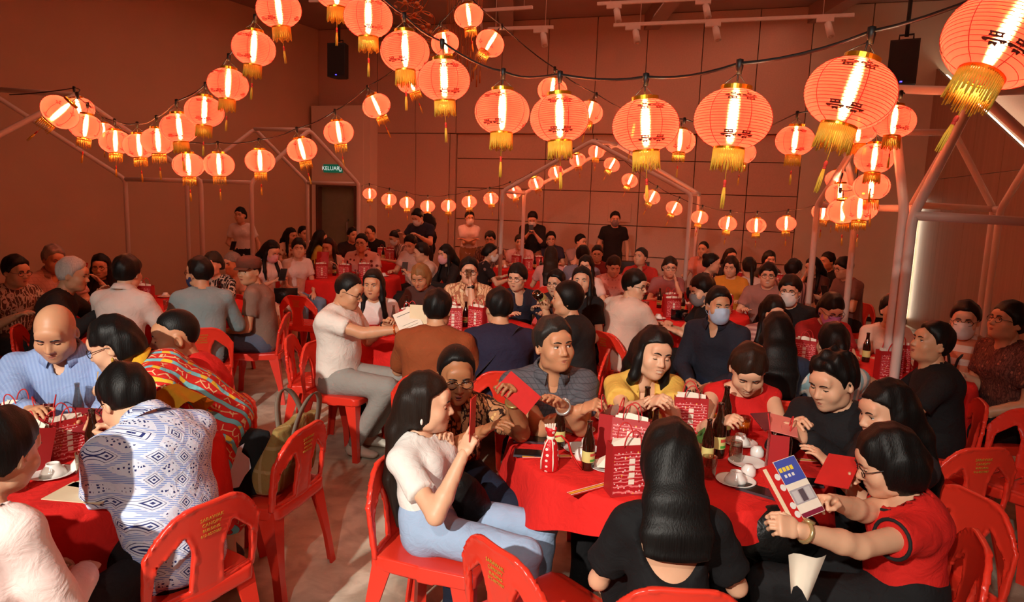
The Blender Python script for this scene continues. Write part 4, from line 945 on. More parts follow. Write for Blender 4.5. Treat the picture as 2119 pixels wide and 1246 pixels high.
def lantern_parts(near):
    n = 36 if near else 20; P = []; ribs = 21 if near else 11; sub = 2
    Z = np.linspace(-.392, .392, ribs*sub+1)
    prof = [(lr(z)*(1.0 if i % sub == 0 else (.985 if near else .975)), z) for i, z in enumerate(Z)]
    shade = MB().lathe(prof, n).mesh('lantern_shade', [M_SHADE])
    wires = MB()
    if near:
        for i in range(6):
            a = 2*math.pi*i/6+.3; wires.tube([((lr(z)+.004)*math.cos(a), (lr(z)+.004)*math.sin(a), z) for z in np.linspace(-.39,.39,15)], .0045, 4)
        for q in range(1, ribs):
            z = Z[q*sub]; wires.lathe([(lr(z)+.001,z-.0035),(lr(z)+.005,z),(lr(z)+.001,z+.0035)], n)
    else:
        for i in range(6):
            a = 2*math.pi*i/6+.3; wires.tube([((lr(z)+.004)*math.cos(a), (lr(z)+.004)*math.sin(a), z) for z in np.linspace(-.39,.39,9)], .006, 3)
    wires = wires.mesh('wire_ribs', [M_SEAM])
    ring = lambda z0, z1: MB().lathe([(.20,z0),(.205,z0),(.205,z1),(.20,z1),(.19,(z0+z1)/2),(.20,z0)], n).mesh('gold_ring', [M_GOLD], False)
    top, bot = ring(.382,.455), ring(-.425,-.382)
    fr = MB(); k = 56 if near else 24
    for i in range(k):
        a = 2*math.pi*i/k; r_ = .197; x, y = r_*math.cos(a), r_*math.sin(a); dl = .03*math.sin(i*7.3)
        fr.tube([(x,y,-.42),(x*1.02,y*1.02,-.56),(x*(1.03+.05*math.sin(i*3.1)),y*(1.03+.05*math.sin(i*2.3)),-.70+dl)], [.012,.011,.008], 3 if not near else 4)
    fr.lathe([(.196,-.44),(.196,-.50)], n); fringe = fr.mesh('fringe', [M_FRINGE])
    ts = MB(); ts.tube([(0,0,-.45),(0,0,-.86)], .006, 4); ts.lathe([(.0,-.84),(.020,-.86),(.022,-.90),(.016,-.92)], 8, 1); ts.lathe([(.014,-.92),(.020,-.93),(.020,-.95),(.014,-.96)], 8, 1)
    for i in range(7 if near else 4):
        a = i*2*math.pi/(7 if near else 4); ts.tube([(.010*math.cos(a),.010*math.sin(a),-.95),(.02*math.cos(a),.02*math.sin(a),-1.08),(.022*math.cos(a+.3),.022*math.sin(a+.3),-1.25-.02*math.sin(i*3))], [.008,.010,.006], 4)
    tassel = ts.mesh('tassel', [M_FRINGE, M_TRED])
    hk = MB(); hk.tube([(-.19,0,.47),(-.02,0,.62),(0,0,.72)], .006, 4); hk.tube([(.19,0,.47),(.02,0,.62),(0,0,.72)], .006, 4); hk.tube([(0,0,.72),(0,0,.44)], .012, 6)
    hook = hk.mesh('hook', [M_CABLE])
    bl = MB(); bl.lathe([(.0,-.26),(.030,-.24),(.044,-.12),(.046,.06),(.040,.18),(.026,.27),(.024,.33),(0,.335)], 8); bulb = bl.mesh('bulb', [M_BULB])
    pr = MB()
    if near:
        def glyph(a0, z0, up):
            S = [((-.06,.05),(.06,.05)),((-.045,.05),(-.045,.02)),((0,.05),(0,.02)),((.045,.05),(.045,.02)),((-.06,.02),(.06,.02)),((-.09,-.01),(.09,-.01)),((-.045,-.01),(-.07,-.035)),((.045,-.01),(.07,-.035)),((-.035,-.04),(.035,-.04)),((-.10,-.005),(-.075,-.03)),((.10,-.005),(.075,-.03)),((-.03,-.06),(0,-.04)),((.03,-.06),(0,-.04))]
            for (u0,v0),(u1,v1) in S:
                V = []; d = unit(V3(u1-u0, v1-v0, 0)); nx, ny = -d[1]*.009, d[0]*.009
                for u, v in ((u0+nx,v0+ny),(u1+nx,v1+ny),(u1-nx,v1-ny),(u0-nx,v0-ny)):
                    z = z0 + v*up*.8; r_ = lr(z)+.007; a = a0 + u/max(r_,.2); V.append((r_*math.cos(a), r_*math.sin(a), z))
                pr.add(V, [(0,1,2,3)])
        for i in range(6):
            a = 2*math.pi*(i+.5)/6+.3 if i % 2 else 2*math.pi*i/6+.3
            glyph(a, .25, -1); glyph(a, -.25, 1)
    else:
        for i in range(6):
            a = 2*math.pi*i/6+.3
            for z0 in (-.25,.25):
                for du, dv in ((0,.03),(-.05,-.02),(.05,-.02),(0,-.05)):
                    V = []
                    for u, v in ((-.03,-.012),(.03,-.012),(.03,.012),(-.03,.012)):
                        z = z0+dv+v; r_ = lr(z)+.008; b = a+(du+u)/r_; V.append((r_*math.cos(b), r_*math.sin(b), z))
                    pr.add(V, [(0,1,2,3)])
    prnt = pr.mesh('printed_character', [M_PRINT], False)
    return dict(lantern_shade=shade, wire_ribs=wires, gold_ring=top, bottom_ring=bot, fringe=fringe, tassel=tassel, hook=hook, bulb=bulb, printed_character=prnt)
LN, LF = lantern_parts(True), lantern_parts(False)
LD = .25
def lantern(px, py, w, label, group, tilt=0., power=1.0, spin=None):
    c = at_y(px, py, FPX*LD/w); near = w > 72
    r = empty('paper_lantern', tuple(c), 0, label, 'lantern', group)
    r.rotation_euler = (R(random.uniform(-4,4)), R(-tilt), random.uniform(0, 1.05) if spin is None else spin); r.scale = (LD,LD,LD*.94)
    for k, me in (LN if near else LF).items():
        o = obj('gold_ring' if k == 'bottom_ring' else k, me, r)
        if k in ('printed_character','wire_ribs','fringe'): o['kind'] = 'stuff'
    up = V3(math.sin(R(-tilt)), 0, math.cos(R(tilt)))
    return c + up*.72*LD
def ordinal(i): return ['first','second','third','fourth','fifth','sixth','seventh','eighth','ninth','tenth','eleventh','twelfth','thirteenth','fourteenth','fifteenth','sixteenth','seventeenth','eighteenth','nineteenth','twentieth','twenty-first'][i]
def string(desc, label, items, ends=(), rad=.009):
    """items: (px, py, width, tilt); cable runs over the lantern tops"""
    pts = [at_y(*e) for e in ends[:1]]; n = len(items)
    for i, it in enumerate(items):
        t = it[3] if len(it) > 3 else random.uniform(-6,6)
        pts.append(lantern(it[0], it[1], it[2], desc % ordinal(i), label, t))
    pts += [at_y(*e) for e in ends[1:]]
    r = empty('string_cable', tuple(pts[0]), 0, 'black cable carrying the ' + label, 'cable'); o_ = pts[0]; Q_ = []
    ext = [pts[0]*2-pts[1]] + pts + [pts[-1]*2-pts[-2]]
    for i in range(1, len(ext)-2):
        p0, p1, p2, p3 = ext[i-1:i+3]
        for t in np.linspace(0,1,7)[:-1]:
            q = .5*((2*p1)+(-p0+p2)*t+(2*p0-5*p1+4*p2-p3)*t*t+(-p0+3*p1-3*p2+p3)*t**3); Q_.append(q - o_ + V3(0,0,-.012*4*t*(1-t)))
    Q_.append(pts[-1]-o_); mb = MB(); mb.tube(Q_, rad*.55, 6); mb.build('cable', M_CABLE, r)
    for p in pts[(1 if ends else 0):][:n]:
        s_ = MB(); s_.lathe([(0,.016),(.012,.012),(.013,-.01),(.009,-.035),(0,-.035)], 8, 0, p-o_); s_.build('socket', M_CABLE, r)
string('%s big lantern from the right on the front string', 'front lantern string',
  [(2072,84,212,-28),(1759,194,172,-14),(1516,247,151,-3),(1336,260,132,3),(1158,245,119,2),(1039,232,110,0),(919,166,103,4),(838,107,97,2),(762,37,95,2),(697,-22,90,0)], ends=((2300,-60,1.55),(640,-90,4.2)), rad=.010)
string('%s lantern from the top on the left descending string', 'left descending lantern string',
  [(577,20,86,6),(525,100,84,-4),(472,175,78,-3),(423,231,75,-4),(371,265,73,4),(327,292,66,2),(288,302,62,3),(239,294,60,0),(214,272,44,0),(177,262,63,-8),(124,232,72,-45),(163,226,58,10)], ends=((640,-70,4.0),(20,196,6.4)))
string('%s lantern from the left on the middle string above the small frame', 'middle lantern string',
  [(390,342,62,2),(453,341,61,2),(538,333,59,2),(625,310,60,14),(701,274,60,10),(779,219,57,26),(850,168,56,24),(921,90,56,14),(970,33,58,10)], ends=((300,325,6.4),(985,-12,6.3)))
string('%s lantern from the top on the string crossing behind the big ones', 'crossing lantern string',
  [(1014,90,58,-32),(1143,187,60,-4),(1220,233,54,-18),(1310,272,50,-10),(1407,293,62,-8),(1535,316,56,-6),(1645,291,75,0),(1776,268,74,4),(1850,252,80,-8)], ends=((970,-10,6.3),(1866,190,4.6)))
string('%s lantern from the top in the cluster inside the right frame', 'right frame lantern cluster',
  [(1809,328,75,-3),(1803,386,70,0),(1780,430,68,-2),(1744,437,62,12),(1738,402,56,0),(1732,371,46,-10),(1704,438,46,0),(1722,434,40,0)], ends=((1862,290,4.7),(1694,420,8.4)))
string('%s small lantern from the left on the far string', 'far lantern string',
  [(765,401,28,2),(805,413,31,-2),(842,420,30,2),(885,427,30,0),(928,426,31,0),(971,418,31,2),(1016,411,31,8),(1064,398,31,24),(1109,379,32,26),(1150,357,32,18),(1195,331,33,22),(1234,314,33,0),(1266,341,33,-30),(1303,374,33,-30),(1349,408,34,-24),(1395,431,34,-24),(1448,450,34,-10),(1506,463,37,-8),(1565,467,39,0),(1627,463,39,-4)], ends=((748,385,11.9),(1690,424,7.4)), rad=.008)
# ------------------------------------------------------------------ guests
BLK = ('black trousers', (24,23,25)); NAVY = ('navy trousers', (28,34,52)); GRY = ('grey trousers', (150,146,140)); JEAN = ('blue jeans', (120,142,170)); DARK = ('dark trousers', (34,30,30))
WT = ('white tee', (232,226,220)); BT = ('black tee', (24,22,24))
Pn = person
# --- front left table
Pn('bald','person in light blue shirt with bare head looking down at the left front table',115,690,2.95,by=18,hy=14,hp=26,hair=('bald','black'),skin='tan',b=1.12,top=('pale blue shirt',(150,172,214),'stripe_v',(138,160,206),None,70),sleeve=1.9,collar=(0,),neck='open',bot=NAVY,hR=('p',60,850,2.62),hL=('p',210,862,2.62),eyes='down',wr=1.06)
Pn('redman','person in plain red shirt seated behind the bending helper',362,698,3.2,by=-52,hy=-62,hp=8,hair=('buzz','black'),skin='warm',b=1.2,wide=1.08,top=('red shirt',(206,34,30)),bot=BLK,eyes='shut',arms='lap')
Pn('lady','person in red patterned dress with yellow sleeves bending over the left table',236,716,2.85,by=-62,hy=-80,hp=22,fem=True,hair=('bobshort','black'),top=('tribal dress',(206,40,34),'tribal',(230,190,60),(120,190,200),13),sleeve=.9,stand=True,lean=52,glasses=True,legs='skirt',bot=('tribal dress',(206,40,34),'tribal',(230,190,60),(120,190,200),13),hL=('p',350,985,2.72),hR=('p',62,834,2.95),pR='pinch',sname='dress_top',eyes='down',pt=.25,short=.16,collar=('mustard satin',(214,160,40)))
Pn('batik','person in white and blue batik shirt leaning over the left front table',262,830,2.42,by=-120,hy=-122,hp=36,nf=34,hair=('short','black'),b=1.06,glasses=True,top=('batik shirt',(216,224,242),'batik',(44,52,112),(118,148,214),16),collar=('batik shirt',(216,224,242),'batik',(44,52,112),(118,148,214),16),lean=17,bot=BLK,hR=('p',252,905,2.5),hL=('p',236,930,2.30),pR='grip',pL='grip',flare=.8,wr=1.0)
Pn('pink','person in pale pink blouse seen from behind at the lower left corner',4,940,1.82,by=172,hy=172,hp=14,fem=True,hair=('tied','black'),top=('pale pink blouse',(236,212,206)),sleeve=1.95,neck='wide',bot=BLK,b=.95,wr=.9,loose=1.2,arms='lap')
# --- front main table
Pn('tee','person in white tee and pale jeans in profile holding red cards to the face',884,836,2.62,by=72,hy=88,hp=4,fem=True,hair=('longhalf','darkbrown'),curtain=.36,top=WT,bot=('pale jeans',(152,174,204)),lean=-14,hR=('p',960,938,2.40),hL=('p',928,925,2.66),pR='point',pL='grip',mouth='smile',eyes='shut',skin='light',short=.02)
Pn('brownman','person in brown floral batik shirt and glasses waving a red card',944,778,2.95,by=28,hy=14,hp=12,hair=('receding','black'),skin='deep',glasses=True,top=('brown batik shirt',(178,128,88),'floral',(48,26,18),(214,170,110),17),collar=(0,),neck='open',bot=NAVY,mouth='talk',hL=('p',1060,822,2.72),hR=('p',1000,892,2.66),pL='grip',pR='relax',lean=10,tw=-8)
Pn('grey','person in dark grey checked shirt resting folded arms on the front table',1147,716,3.12,by=8,hy=24,hp=-4,hr=3,hair=('short','saltpepper'),skin='warm',top=('charcoal check shirt',(86,84,90),'check',(66,64,70),None,42),collar=(0,),neck='open',bot=BLK,hR=('p',1205,848,2.84),hL=('p',1160,838,2.80),pR='grip',pL='relax',eyes='side',lean=10,b=1.06)
Pn('yellow','person in yellow v-neck top laughing with clasped hands',1352,733,3.15,by=2,hy=16,hp=6,hr=-8,fem=True,hair=('long','black'),top=('yellow top',(222,178,82)),neck='v',mouth='smile',eyes='shut',hR=('p',1350,832,2.76),hL=('p',1366,836,2.80),pR='clasp',pL='clasp',curtain=.26,front=(-1,),bot=JEAN,lean=14,flare=.8,brow=1.1)
Pn('redtop','person in red cold-shoulder top reading a card at the front table',1548,766,3.12,by=-6,hy=-12,hp=36,fem=True,hair=('bobshort','brown'),top=('bright red top',(196,28,26)),sleeve=0,neck='wide',eyes='down',hR=('p',1500,872,2.80),hL=('p',1606,884,2.80),pR='grip',pL='pinch',mouth='smile',bot=BLK)
Pn('blackshirt','person in black band-collar shirt holding a card on the right of the front table',1722,792,2.92,by=-52,hy=-62,hp=18,hair=('spiky','black'),top=('black shirt',(26,25,28)),sleeve=1.9,hR=('p',1640,885,2.72),hL=('p',1668,908,2.62),pR='pinch',pL='pinch',eyes='down',bot=BLK,lean=3)
Pn('longdark','person with long dark hair pointing at a card behind the red dress',1832,855,2.58,by=-76,hy=-82,hp=12,fem=True,hair=('long','black'),front=False,top=('dark blouse',(40,30,32)),sleeve=.8,hR=('p',1748,985,2.34),hL=('p',1715,962,2.44),pR='point',pL='relax',bot=BLK,lean=0,curtain=.3)
Pn('reddress','person in red cap-sleeve dress with black trim reading a colourful leaflet',1838,958,2.2,by=-112,hy=-104,hp=22,fem=True,hair=('bob','black'),glasses=True,b=1.14,top=('red dress',(204,34,28)),sleeve=.45,hR=('p',1712,1036,2.02),hL=('p',1618,1095,1.84),pR='grip',pL='grip',bot=BLK,lean=2,sname='dress_top',neck='wide',flare=.5,eyes='down')
Pn('blackdress','person in black square-back dress with long straight hair seen from behind',1385,952,2.05,by=178,hy=176,hp=10,fem=True,hair=('long','black'),front=False,curtain=.11,top=('black dress',(20,19,21)),sleeve=.72,neck='wide',cuts=(((0,-.13,-.07),(.13,.11,.15)),),arms='tablein',bot=('black dress',(20,19,21)),legs='skirt',lean=6,sname='dress_top',flare=.9,b=.96,wr=.92,hR=('p',1455,1090,2.25),hL=('p',1300,1085,2.25))
# --- left wall table
Pn('l1','person in dark floral shirt and glasses at the far left edge',34,563,5.5,by=66,hy=74,hp=8,hair=('short','black'),glasses=True,top=('dark brown floral',(84,56,46),'floral',(190,170,150),None,14),bot=DARK,skin='tan')
Pn('l2','person in pale pink polo standing tall behind the left table',112,538,6.15,by=52,hy=58,hp=12,hair=('short','grey'),top=('pale pink polo',(206,164,150),'check',(192,150,140),None,30),bot=GRY,skin='tan',b=1.1,collar=(0,),neck='open')
Pn('l3','person in black jacket with pale hair reaching over the left table',152,570,5.15,by=112,hy=104,hp=10,hair=('short','white'),top=('black jacket',(34,30,30)),sleeve=1.9,bot=DARK,skin='tan',hL=('p',212,612,5.3),hR=('p',216,640,5.0),lean=14)
Pn('l4','person in black top and glasses facing the camera at the left table',208,552,6.9,by=6,hy=18,hp=8,fem=True,hair=('long','black'),glasses=True,top=('black top',(30,26,28)),mouth='smile',bot=DARK,arms='hold',curtain=.28)
Pn('l5','person in white shirt with back to the camera at the left table',265,566,5.05,by=176,hy=176,hp=6,hair=('fringe','black'),top=('off white shirt',(226,206,196)),sleeve=1.9,collar=(0,),bot=DARK)
Pn('l6','person in blue-green shirt with navy mask seen from behind',412,566,5.45,by=-158,hy=-112,hp=2,hair=('short','black'),glasses=True,mask=('navy',(34,44,84)),top=('blue green shirt',(128,150,154)),sleeve=1.9,bot=DARK,skin='tan')
Pn('l7','person in black and white floral blouse at the back of the left table',440,548,6.7,by=-14,hy=-12,hp=4,fem=True,hair=('cropbob','saltpepper'),top=('black white floral',(32,30,30),'floral',(190,180,165),(150,140,120),13),bot=DARK,mouth='smile')
Pn('l8','person in pale top mostly hidden behind the brown cap',480,547,7.3,by=-24,hy=-20,fem=True,hair=('cropbob','grey'),top=('pale cream top',(222,190,176)),bot=DARK)
Pn('l9','person in taupe tee and brown flat cap turning to the camera',516,562,5.9,by=-82,hy=-24,hp=2,hair=('buzz','black'),top=('taupe tee',(128,104,92)),bot=('denim shorts',(84,92,112)),legs='shorts',skin='tan',arms='lap',eyes='side')
# --- back left tables
Pn('m1','person in white tee and pink mask looking at a phone by the left pole',562,520,7.9,by=58,hy=58,hp=26,fem=True,hair=('long','black'),mask=('pink',(226,170,176)),top=('white print tee',(236,220,214)),bot=('pink shorts',(226,176,164)),legs='shorts',arms='phone',eyes='down',pR='grip',curtain=.26)
Pn('m2','person in white tee with orange print seated with hands in lap',618,515,8.4,by=46,hy=20,hp=2,hair=('fringe','black'),top=('white print tee',(236,220,214)),bot=JEAN,arms='lap',fem=True)
Pn('m3','person in cream floral blouse near the exit door',602,488,11.0,by=56,hy=66,hp=10,fem=True,hair=('long','black'),top=('cream floral',(214,176,146),'dots',(150,90,70),None,14),bot=DARK)
Pn('m4','person in white shirt seated by the exit door',628,484,12.3,by=50,hy=50,hair=('short','black'),top=('white shirt far',(226,206,196)),bot=DARK)
Pn('m5','person in yellow top seen from behind near the door',664,494,10.6,by=142,hy=120,fem=True,hair=('long','black'),top=('lemon top',(226,190,80)),bot=DARK,curtain=.24)
Pn('m6','person in sleeveless cream top holding a red menu',680,512,9.3,by=8,hy=-16,hp=14,fem=True,hair=('long','brown'),top=('sleeveless cream',(222,186,166)),sleeve=0,bot=DARK,arms='hold',eyes='down')
Pn('m7','person in pink dotted shirt and glasses at the back left table',748,504,9.7,by=4,hy=-4,hp=4,hair=('short','black'),glasses=True,top=('pink dotted shirt',(222,170,156),'dots',(120,60,56),None,13),collar=(0,),neck='open',bot=DARK,b=1.1,wide=1.05)
Pn('m8','person in black shirt behind the pink dotted shirt',766,480,12.0,by=-6,hy=-30,hp=10,hair=('balding','black'),glasses=True,top=BT,bot=BLK)
Pn('m8b','person in dark vest half hidden behind the pink dotted shirt',730,487,11.6,by=30,hy=40,hair=('short','black'),top=('dark vest',(46,36,38)),bot=DARK)
Pn('m9','person in pinafore dress with hair bun bending forward',818,490,11.6,by=-62,hy=-52,hp=26,fem=True,hair=('bun','black'),mask=('white',(226,220,214)),top=('pinafore dress',(196,160,146),'stripe_v',(120,84,76),None,16),bot=DARK)
Pn('m10','person in pale shirt looking down beside the standing masked helper',850,506,9.7,by=-24,hy=-20,hp=26,hair=('short','black'),top=('pale shirt far',(216,184,170)),bot=DARK,eyes='down')
Pn('m11','person in cream cardigan in profile holding a phone',872,524,9.0,by=-72,hy=-76,hp=12,hair=('short','darkbrown'),top=('cream cardigan',(214,182,164)),sleeve=1.9,bot=DARK,arms='phone')
Pn('m12','person in black jacket with pink mask and straight fringe',922,527,8.6,by=-58,hy=-44,hp=6,fem=True,hair=('longbangs','black'),mask=('pink',(226,170,176)),top=('black jacket',(34,30,30)),sleeve=1.9,bot=DARK,curtain=.3)
# --- centre table
Pn('c1','person in white linen shirt and pale trousers reading a sheet in profile',722,604,4.75,by=74,hy=78,hp=20,hair=('buzz','black'),skin='tan',b=1.14,glasses=True,top=('white linen shirt',(232,222,212)),bot=GRY,hL=('p',800,672,4.95),hR=('p',826,682,4.55),pL='grip',pR='pinch',lean=0,eyes='down',shoe=(206,196,180),feet=((0,0,0),(0,-.22,0)))
Pn('c2','person in white print tee with long black hair facing the camera',772,590,5.6,by=12,hy=-4,hp=4,fem=True,hair=('long','black'),top=('white print tee',(236,220,214)),bot=DARK,curtain=.34,skin='tan')
Pn('c3','person in dark brown blouse with blond hair looking down',870,574,6.3,by=-18,hy=-14,hp=24,fem=True,hair=('bob','blond'),top=('dark brown blouse',(70,46,42)),sleeve=1.9,bot=DARK,eyes='down',skin='warm')
Pn('c4','person in rust brown shirt seen from behind at the centre table',906,642,4.3,by=176,hy=172,hp=4,hair=('short','black'),skin='tan',b=1.2,top=('rust shirt',(142,72,38)),bot=NAVY,sleeve=.9)
Pn('c5','person in navy jacket with grey bag strap seen from behind',1032,638,4.45,by=-172,hy=-160,hp=4,hair=('short','black'),skin='tan',b=1.16,top=('navy jacket',(38,34,56)),sleeve=1.9,bot=NAVY)
Pn('c6','person in cream floral shirt and glasses drinking from a glass',971,563,6.3,by=2,hy=6,hp=2,hair=('short','black'),glasses=True,top=('cream floral shirt',(226,184,140),'floral',(170,110,80),(236,210,170),12),collar=(0,),neck='open',hL=(-.02,.22,1.06),pL='grip',bot=DARK)
Pn('c7','person in navy jacket over white tee and round glasses',1070,576,6.4,by=16,hy=-22,hp=6,hair=('fringe','black'),glasses=True,top=('dark navy jacket',(40,38,52)),sleeve=1.9,neck='v',bot=DARK)
Pn('c8','person in dark top and glasses half hidden behind the bottle drinker',1150,587,6.7,by=-14,hy=-26,hp=6,hair=('short','black'),glasses=True,top=('dark top',(50,38,40)),bot=DARK)
Pn('c9','person in black shirt drinking from a bottle in profile',1172,622,4.9,by=-102,hy=-98,hp=-2,hair=('shortlong','black'),b=1.1,skin='tan',top=('black shirt far',(34,30,30)),sleeve=.9,hR=('p',1128,640,4.8),pR='grip',bot=BLK)
Pn('c10','person in black tee laughing with open mouth beside the bottle drinker',1203,583,5.75,by=-30,hy=-10,hp=-4,fem=True,hair=('long','black'),top=BT,mouth='smile',bot=BLK,arms='lap')
# --- middle back tables
Pn('b1','person in dark patterned shirt and glasses near the back pole',1014,495,11.2,by=4,hy=-6,hp=8,hair=('fringe','black'),glasses=True,top=('dark patterned shirt',(74,48,44),'floral',(140,100,80),None,12),bot=DARK)
Pn('b2','person in black floral dress with pinned hair in profile',1015,524,9.3,by=104,hy=92,hp=8,fem=True,hair=('tied','black'),mask=('white',(226,220,214)),top=('black floral dress',(34,28,30),'dots',(150,110,100),None,12),bot=BLK,legs='skirt')
Pn('b3','person in pink tee facing the camera in front of the masked helper',1076,502,11.6,by=2,hy=-4,hp=4,hair=('fringe','darkbrown'),top=('pink tee',(216,160,150)),bot=DARK)
Pn('b4','person in navy polo and glasses at the back centre',1140,492,12.0,by=-4,hy=2,hp=8,hair=('short','black'),glasses=True,top=('navy polo',(52,48,66)),bot=DARK,collar=(0,),neck='open')
Pn('b5','person in pink blouse with long hair seen from behind',1140,530,9.0,by=178,hy=178,fem=True,hair=('long','darkbrown'),top=('pink blouse far',(216,150,142)),bot=DARK,curtain=.28)
Pn('b6','person in grey shirt with hand on chin looking right',1202,501,11.9,by=16,hy=44,hp=4,hair=('short','black'),top=('grey shirt far',(150,124,118)),hR='chin',bot=DARK)
Pn('b7','person in olive shirt with grey hair and glasses in profile',1246,504,12.6,by=-76,hy=-78,hp=4,hair=('short','grey'),glasses=True,top=('olive shirt',(112,84,64)),bot=DARK)
Pn('b8','person in maroon blouse and glasses smiling at the back',1236,526,9.8,by=12,hy=-10,hp=10,fem=True,hair=('tied','black'),glasses=True,top=('maroon blouse',(120,42,40)),mouth='smile',bot=DARK)
Pn('b9','person in white top smiling widely behind the black tee',1212,552,7.6,by=-10,hy=-16,hp=2,fem=True,hair=('longbangs','black'),top=('white top far',(226,196,184)),mouth='smile',bot=DARK)
Pn('b10','person in pink lace blouse looking down at the middle table',1270,552,7.9,by=2,hy=4,hp=24,fem=True,hair=('cropbob','brown'),top=('pink lace blouse',(216,140,124),'dots',(190,108,98),None,24),eyes='down',bot=DARK)
Pn('b11','person in red polo looking up to the left',1325,533,9.4,by=-18,hy=-40,hp=-8,hair=('short','saltpepper'),top=('red polo',(186,50,42)),collar=(0,),neck='open',bot=DARK)
Pn('b12','person in blue shirt seen from behind before the back tables',1206,530,8.7,by=166,hy=170,hair=('short','black'),top=('slate blue shirt',(118,112,128)),bot=DARK)
Pn('b13','person in mauve top and glasses with hand on cheek',1386,554,7.9,by=-2,hy=-4,hp=8,fem=True,hair=('cropbob','brown'),glasses=True,top=('mauve top',(150,92,90)),hL='chin',bot=DARK)
Pn('b14','person in pink polo sitting tall near the back frame post',1455,517,10.6,by=-40,hy=-36,hp=4,hair=('buzz','black'),top=('salmon polo',(206,136,118)),b=1.12,skin='tan',collar=(0,),neck='open',bot=DARK)
Pn('b15','person in black top with hair bun in profile facing right',1474,546,8.5,by=70,hy=72,fem=True,hair=('bun','black'),top=BT,bot=DARK)
Pn('b16','person in mustard tee with wavy bob looking down',1512,553,7.9,by=-26,hy=-30,hp=12,fem=True,hair=('bob','darkbrown'),top=('mustard tee',(216,140,48)),eyes='down',bot=DARK)
Pn('b17','person in dark top half hidden behind the mustard tee',1512,532,10.2,by=4,hy=10,hp=6,fem=True,hair=('long','darkbrown'),top=('dark top far',(58,42,42)),bot=DARK)
Pn('b18','person in white top with ponytail seen from behind',1549,554,8.3,by=176,hy=178,fem=True,hair=('ponytail','black'),top=('white top back',(226,196,184)),bot=DARK,curtain=.34)
Pn('b19','person in dark green top with black bob at the back right',1592,538,9.5,by=-2,hy=-2,hp=6,fem=True,hair=('bob','black'),top=('dark green top',(62,58,48)),bot=DARK)
Pn('b20','person in grey tee with bag strap and glasses smiling',1589,571,7.1,by=-30,hy=-20,hp=2,hair=('fringe','black'),glasses=True,top=('grey tee far',(150,112,104)),mouth='smile',bot=DARK,b=1.08)
Pn('b21','person in striped shirt seen from behind at the right back table',1643,560,7.8,by=146,hy=120,hair=('short','black'),top=('striped shirt back',(170,116,106),'stripe_v',(96,58,54),None,26),bot=DARK)
Pn('b22','person in dark blouse with hair falling over the face',1682,553,8.9,by=-64,hy=-66,hp=18,fem=True,hair=('long','black'),top=('dark blouse far',(74,46,44)),bot=DARK,hR='chin')
Pn('b23','person in black tee in profile behind the phone user on the right',1712,542,9.6,by=-70,hy=-74,hair=('short','black'),top=BT,bot=BLK,skin='tan')
Pn('b24','person in grey tee using a phone in profile on the right',1745,556,8.0,by=-78,hy=-82,hp=12,hair=('fringe','black'),glasses=True,top=('grey brown tee',(112,82,76)),arms='phone',pR='grip',bot=DARK)
# --- middle right table
Pn('r1','person in pale tee and glasses twisting round on the chair',1314,592,5.75,by=128,hy=52,hp=8,hair=('fringe','black'),glasses=True,b=1.12,top=('pale peach tee',(222,190,172)),bot=DARK)
Pn('r2','person in black tee with lowered mask facing left',1452,602,5.75,by=-82,hy=-76,hp=16,hair=('fringe','black'),mask=('grey',(120,110,110)),top=BT,bot=BLK,eyes='down')
Pn('r3','person in navy long-sleeved shirt and pale blue mask facing the camera',1487,634,4.75,by=-34,hy=2,hp=2,hair=('short','black'),mask=('pale_blue',(176,196,222)),top=('dark navy shirt',(34,36,48)),sleeve=1.9,bot=NAVY,skin='tan',arms='lap',collar=(0,),neck='open')
Pn('r4','person in pink striped top with black mask and fringe',1600,646,5.2,by=-16,hy=0,hp=14,fem=True,hair=('longbangs','black'),mask=('black',(26,24,26)),top=('pink striped top',(206,150,138),'stripe_h',(170,110,104),None,30),sleeve=1.9,bot=DARK)
Pn('r5','person in black tee with white mask and glasses turned to the camera',1634,603,5.7,by=-30,hy=-30,hp=4,hair=('fringe','black'),mask=('white',(226,220,214)),glasses=True,top=BT,bot=BLK)
Pn('r6','person in navy blouse with long black hair seen from behind',1607,690,4.0,by=168,hy=170,hp=8,fem=True,hair=('long','black'),top=('navy blouse',(40,44,62)),sleeve=1.9,bot=NAVY,curtain=.24)
# --- right table
Pn('q1','person in dark red tee and purple mask leaning on the right table',1720,642,5.0,by=4,hy=2,hp=26,fem=True,hair=('bobshort','black'),mask=('purple',(190,130,190)),glasses=True,b=1.16,top=('dark red tee',(150,34,32)),eyes='down',bot=DARK,arms='tablein')
Pn('q2','person in pale striped top with ponytail seen from behind',1722,712,3.95,by=172,hy=178,fem=True,hair=('ponytail','black'),top=('aqua striped top',(150,180,184),'stripe_v',(226,206,192),None,18),bot=DARK,curtain=.3)
Pn('q3','person in cream blouse with blue trim behind the white post',1848,643,5.1,by=2,hy=-4,hp=2,fem=True,hair=('tied','black'),top=('cream blouse',(222,186,164)),bot=DARK)
Pn('q4','person in black tee looking up to the left beside the white post',1926,712,3.92,by=-112,hy=-88,hp=-12,hair=('short','black'),skin='tan',top=BT,bot=BLK,b=1.06)
Pn('q5','person in orange striped tee with lanyard and white mask',1996,664,4.6,by=-58,hy=-38,hp=4,hair=('short','black'),mask=('white',(226,220,214)),glasses=True,top=('orange striped tee',(226,200,184),'stripe_h',(214,130,96),None,11),bot=DARK,b=1.08)
Pn('q6','person in dark patterned shirt and glasses looking up at the right edge',2084,668,4.2,by=-84,hy=-84,hp=-12,hair=('fringe','black'),glasses=True,top=('dark patterned shirt right',(104,62,52),'floral',(72,40,36),(150,90,70),26),bot=BLK,b=1.1,skin='tan',arms='lap')
